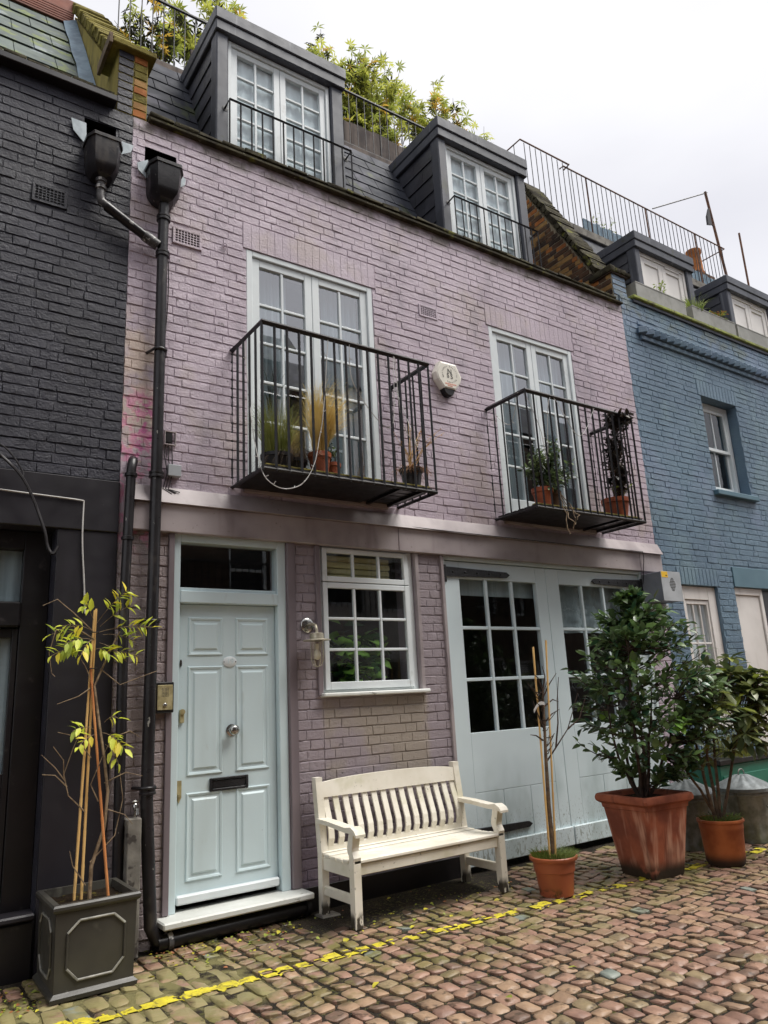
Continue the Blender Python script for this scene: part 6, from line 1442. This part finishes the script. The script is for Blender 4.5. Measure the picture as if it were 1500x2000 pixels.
leafy('wiry dried stems with faint orange tips at the larger balcony corner', 'dried_stems', 'plant', (2.42, -.42, 3.65), (.28, .2, .22), 46, leaf_geo(.025, .008), [G['withered']], 36, 14, base=(2.30, -.40, 3.32), stemmat='cane')
leafy('orange flowered plant in the middle window box on blue parapet', 'flowering_plant', 'plant', (8.42, .02, 6.62), (.20, .10, .09), 160, leaf_geo(.05, .02), [G['fern'], G['green'], G['withered']], 37, 14, base=(8.42, .03, 6.53))
leafy('thin weed growing in the left window box on blue parapet', 'weed', 'plant', (7.14, .03, 6.72), (.14, .05, .18), 34, leaf_geo(.05, .02), [G['fern']], 38, 5, base=(7.05, .03, 6.53))
leafy('pale bush behind the blue terrace boards', 'terrace_bush', 'shrub', (8.6, 1.8, 9.25), (.45, .2, .32), 260, leaf_geo(.07, .022), [G['fern'], G['lime']], 39, 20, base=(8.6, 1.8, 8.62))
# dry seed heads behind the bins
q = random.Random(41); sh = thing('seed_head_plant', 'dry stems with round black seed heads behind the dustbins', 'plant', (5.95, -.62, .67)); mb = MB(); hd = MB()
for k in range(26):
    b = Vector((5.9+q.uniform(-.25, .3), -.45+q.uniform(-.1, .1), .68)); t_ = b+Vector((q.uniform(-.12, .12), q.uniform(-.06, .06), q.uniform(.55, 1.0))); mb.tube(bend_path(b, t_, (0, 0, .02), 4, q, .01), .003, 4, cap=False)
    hd.lathe([(0, -.02), (.017, -.008), (.02, .005), (.012, .018), (0, .022)], t_, 8)
mb.build('stems', M['twig'], sh, recalc=False); hd.build('seed_heads', M['ink'], sh, smooth=60, recalc=False, kind='stuff')
tuft('loose straw coloured grass growing behind the dustbins', 'grass', 'grass_tuft', 6.35, -.40, .67, 260, .50, .30, 'lime', 42, rad=.2, w=.006)
# plant behind the small window glass
hpl = leafy('heart leaved houseplant pressed behind the small casement window', 'houseplant', 'houseplant', (2.05, .215, 1.88), (.38, .025, .30), 280, leaf_geo(.15, .12, .3, .15, .85, .3, .62), [LG('houseplant_leaf', lin(150, 188, 92), lin(120, 164, 74), .35, .35), LG('houseplant_leaf_dark', lin(48, 84, 44), lin(34, 66, 34), .35, .2)], 45, 30, base=(2.05, .16, 1.53), stemmat='vine')
mb = MB(); mb.box(1.66, 2.52, .105, .50, 1.493, 1.52, .004); tag(mb.build('window_shelf', M['cream'], None), 'cream shelf inside the small casement window', 'shelf')
tb = thing('roman_blind', 'gathered cream blind at the top of the small casement window', 'blind', (2.07, .15, 2.4))
for k in range(4): boxpart('blind_fold', M['blind'], tb, 1.64, 2.40, .13+.01*(k % 2), .165, 2.44+k*.055, 2.49+k*.055, .01)
bt = thing('roller_blind', 'pale blind behind the top panes of the left garage door', 'blind', (3.6, .2, 2.3)); boxpart('fabric', M['curtain'], bt, 3.0, 4.15, .13, .14, 2.36, 2.62, .002)
mb = MB(); n = 60; rows = 14
V = [(4.36+1.2*k/n, .16+.02*math.sin(k*.5)+.014*math.sin(j*2.2+k*.13+math.sin(k*.31)), 2.02+.55*j/rows) for j in range(rows+1) for k in range(n+1)]
mb.add(V, [(j*(n+1)+k, j*(n+1)+k+1, (j+1)*(n+1)+k+1, (j+1)*(n+1)+k) for j in range(rows) for k in range(n)])
tag(mb.build('festoon_blind', M['curtain'], None, smooth=180, recalc=False), 'ruched grey blind behind the right garage door top panes', 'blind')
for (x0, x1, lb, rid) in ((1.05, 1.45, 'sheer curtain behind left leaf of the larger balcony window', 1), (1.80, 2.2, 'pale curtain behind right leaf of the larger balcony window', 2), (3.82, 4.3, 'sheer curtain behind left leaf of the smaller balcony window', 3), (4.5, 4.98, 'sheer curtain behind right leaf of the smaller balcony window', 4)):
    mb = MB(); n = 26; mb.add([(x0+(x1-x0)*k/n, .17+.02*math.sin(k*1.5), z) for z in (3.2, 5.2) for k in range(n+1)], [(k, k+1, n+2+k, n+1+k) for k in range(n)]); tag(mb.build('curtain', M['curtain'], None, smooth=180, recalc=False), lb, 'curtain')
# roof terrace shrubs: palmate sprays of narrow leaves
def palm(n, L, W):
    V = []; F = []
    for k in range(n):
        a = (k/(n-1)-.5)*R(250); d = Vector((math.cos(a), math.sin(a), .12*math.cos(k*2.1))); s_ = Vector((-math.sin(a), math.cos(a), 0)); l = L*(1-.25*abs(k/(n-1)-.5)*2); b = len(V)
        V += [(0, 0, 0), tuple(d*l*.45+s_*W/2), tuple(d*l*.45-s_*W/2), tuple(d*l+Vector((0, 0, -.02)))]; F += [(b, b+2, b+3, b+1)]
    return V, F
PG = [palm(7, .115, .024), palm(8, .10, .022), palm(6, .13, .026)]
TG = [LG('fatsia_leaf_lime', lin(160, 162, 76), lin(134, 140, 66), .5, .45, tcol=lin(208, 212, 98)), LG('fatsia_leaf_green', lin(122, 130, 64), lin(98, 108, 56), .5, .4, tcol=lin(170, 182, 86)), LG('fatsia_leaf_amber', lin(190, 150, 60), lin(166, 124, 48), .45, .45, tcol=lin(226, 186, 80)), LG('fatsia_leaf_dark', lin(66, 70, 44), lin(50, 52, 36), .5, .2)]
def roof_shrub(label, c, rad, n, seed, stems, wts=(5, 4, .6, 1)):
    q = random.Random(seed); b = Vector((c[0], c[1], 8.35)); t = thing('terrace_shrub', label, 'shrub', (c[0], c[1], 7.86), 'shrubs on the roof terrace'); tb = MB(); it = []
    for k in range(stems):
        while True:
            u = Vector((q.uniform(-1, 1), q.uniform(-1, 1), q.uniform(-1, 1)))
            if .15 < u.length < 1: break
        tip = Vector((c[0]+u.x*rad[0], c[1]+u.y*rad[1], c[2]+u.z*rad[2])); P_ = bend_path(b+Vector((q.uniform(-.3, .3)*rad[0], q.uniform(-.1, .1), -.3)), tip, (0, 0, .05), 6, q, .03); tb.tube(P_, [.010, .009, .008, .006, .005, .004, .003], 4, cap=False)
        for j in range(int(n/stems)):
            s_ = (q.uniform(.45, 1)**.6)*6; i0 = min(5, int(s_)); p = P_[i0].lerp(P_[i0+1], s_-i0)+Vector((q.uniform(-.09, .09), q.uniform(-.09, .09), q.uniform(-.07, .09)))
            it.append((aim(p, (q.uniform(-1, 1), q.uniform(-1, 1), q.uniform(-.5, .6)), q.uniform(-.8, .8), q.uniform(.75, 1.2)), q.randrange(3), q.choices(range(4), wts)[0]))
    tb.build('stems', M['twig'], t, recalc=False); foliage(t, it, PG, TG, 0, rest_name='leaf_sprays')
    px0, px1 = c[0]-rad[0]*.55, c[0]+rad[0]*.55
    mb = MB(); mb.loft([[(px0, c[1]-.14, z), (px1, c[1]-.14, z), (px1, c[1]+.16, z), (px0, c[1]+.16, z)] for z in (7.87, 8.28)]); mb.build('trough', M['timber'], t)
roof_shrub('leafy lime shrub above the left edge of the first dormer', (1.55, 1.75, 9.25), (.85, .3, .9), 560, 51, 34)
roof_shrub('tangled shrub with dead brown fronds behind railing at far left', (0.62, 1.7, 8.85), (.45, .3, .75), 230, 52, 26, (2, 2, .8, 3))
roof_shrub('dense shrub with dark centre right of the first dormer', (2.95, 1.75, 9.3), (.70, .3, .95), 640, 53, 40, (4, 4, .5, 3))
roof_shrub('tallest lime green shrub in the middle of the terrace', (3.85, 1.8, 9.5), (.75, .3, 1.15), 820, 54, 52)
roof_shrub('lime shrub with amber tips above the second dormer', (4.8, 1.8, 9.5), (.68, .3, .95), 640, 55, 40, (4, 3, 1.4, 1))
roof_shrub('small sparse shrub at the right end of the lilac terrace', (5.55, 1.75, 9.35), (.42, .25, .85), 200, 56, 20)
# fairy lights
def fairy(label, pts, seed):
    q = random.Random(seed); t = thing('string_lights', label, 'string lights', pts[0]); P = [Vector(p) for p in pts]; out = []
    for i in range(len(P)-1):
        p0, p1, p2, p3 = P[max(i-1, 0)], P[i], P[i+1], P[min(i+2, len(P)-1)]
        for k in range(7): s_ = k/7; out.append(0.5*((2*p1)+(-p0+p2)*s_+(2*p0-5*p1+4*p2-p3)*s_*s_+(-p0+3*p1-3*p2+p3)*s_**3))
    out.append(P[-1]); mb = MB(); mb.tube(out, .0035, 5); mb.build('wire', M['wire'], t, smooth=60)
    for p in out[3::5]: mb = MB(); d = Vector((q.uniform(-1, 1), q.uniform(-1, .2), q.uniform(-.4, 1))).normalized(); mb.tube([p, p+d*.028], [.004, .003], 5); mb.build('bulb', M['wire'], t)
fairy('white fairy light string looping under the left corner of the larger balcony', [(.87, -.2, 4.25), (.86, -.3, 3.8), (.84, -.42, 3.4), (.845, -.55, 3.08), (.92, -.575, 2.98), (1.03, -.58, 2.96), (1.16, -.58, 3.02), (1.26, -.575, 3.18), (1.32, -.56, 3.40), (1.36, -.565, 3.62), (1.42, -.57, 4.24)], 1)
fairy('white fairy light string on the right half of the larger balcony', [(1.62, -.57, 4.27), (1.66, -.56, 3.9), (2.0, -.56, 3.6), (2.06, -.57, 4.26), (2.12, -.55, 3.7), (2.3, -.5, 3.5), (2.42, -.3, 3.7), (2.40, -.1, 4.22)], 2)
fairy('white fairy light string along the left side of the smaller balcony', [(3.62, -.05, 4.25), (3.63, -.3, 4.0), (3.62, -.5, 4.27), (3.75, -.57, 3.9), (3.82, -.56, 3.6), (3.95, -.57, 4.26), (4.3, -.57, 3.9), (4.6, -.57, 4.26)], 3)
# fallen leaves
q = random.Random(61); lg = leaf_geo(.06, .038, .2, .3); lms = []
for nm, a, b in (('fallen_leaf_yellow', (206, 196, 64), (176, 166, 56)), ('fallen_leaf_lime', (166, 176, 70), (130, 140, 58)), ('fallen_leaf_brown', (168, 106, 66), (130, 84, 54))):
    mb = MB(); mb.v = list(lg[0]); mb.f = list(lg[1]); mb.mi = [0]*6; lms.append(mb.mesh('fallen_leaf', LG(nm, lin(*a), lin(*b), .5, .2), 180, recalc=False))
spots = [(.55, -.42), (.62, -.36), (.80, -.38), (.95, -.34), (.42, -.45), (1.05, -.30), (.25, -.62), (.12, -.55), (1.02, -1.52), (1.38, -2.15), (1.95, -2.05), (1.62, -.75), (1.85, -.72), (2.1, -.8), (2.35, -.75), (1.75, -.85), (2.0, -.62), (1.3, -.75), (2.55, -.8)]
for k, (x, y) in enumerate(spots):
    o = inst('fallen_leaf', lms[q.choices((0, 1, 2), (5, 4, .6))[0]], None, aim((x, y, max(ground_z(x, y) or -.01, -.012)+.012), (q.uniform(-1, 1), q.uniform(-1, 1), q.uniform(-.1, .15)), q.uniform(-.3, .3), q.uniform(.6, 1.1)))
    tag(o, 'small fallen leaf lying on the setts near the house front', 'leaf', 'fallen leaves on the setts')
o = inst('fallen_leaf', lms[2], None, aim((-.62, -.52, .0), (-1, .1, .1), .1, 1.9)); tag(o, 'large orange brown fallen leaf left of the grey planter', 'leaf')
mb = MB()
for k in range(800):
    x, y = (q.uniform(.25, 3.1), -abs(q.gauss(.18, .22))) if q.random() < .75 else (q.uniform(-1.0, -.42), q.uniform(-.65, -.08))
    mb.add(lg[0], lg[1], aim((x, y, (ground_z(x, y) or -.018)+.006), (q.uniform(-1, 1), q.uniform(-1, 1), q.uniform(-.15, .2)), q.uniform(-.5, .5), q.uniform(.2, .55)), q.choices((0, 1, 2), (2, 4, 2))[0])
o = mb.build('leaf_litter', [m_.materials[0] for m_ in lms], None, smooth=180, recalc=False, kind='stuff'); o['label'] = 'scattered crumbled leaf litter along the foot of the walls'
mb = MB(); mb.box(1.40, 1.56, -.26, -.12, -.02, .012, .02); mb.v = [(a+q.uniform(-.012, .012), b+q.uniform(-.012, .012), c+q.uniform(-.004, .004)) for a, b, c in mb.v]; tag(mb.build('paving_stone', M['concrete'], None, smooth=40), 'mossy loose stone under the rear bench leg by the door', 'stone')

t = thing('indoor_palm', 'dark spiky houseplant behind left leaf of the larger balcony window', 'houseplant', (1.33, .2, 3.3))
blades('fronds', t, 1.33, .24, 3.7, 70, .75, .34, LG('palm_frond', lin(58, 76, 48), lin(42, 58, 38), .5, .2), 91, w=.022, droop=.3, rad=.05)
mb = MB(); mb.tube([(1.33, .24, 3.2), (1.33, .24, 3.72)], [.03, .02], 8); mb.build('stem', M['twig'], t, smooth=60)
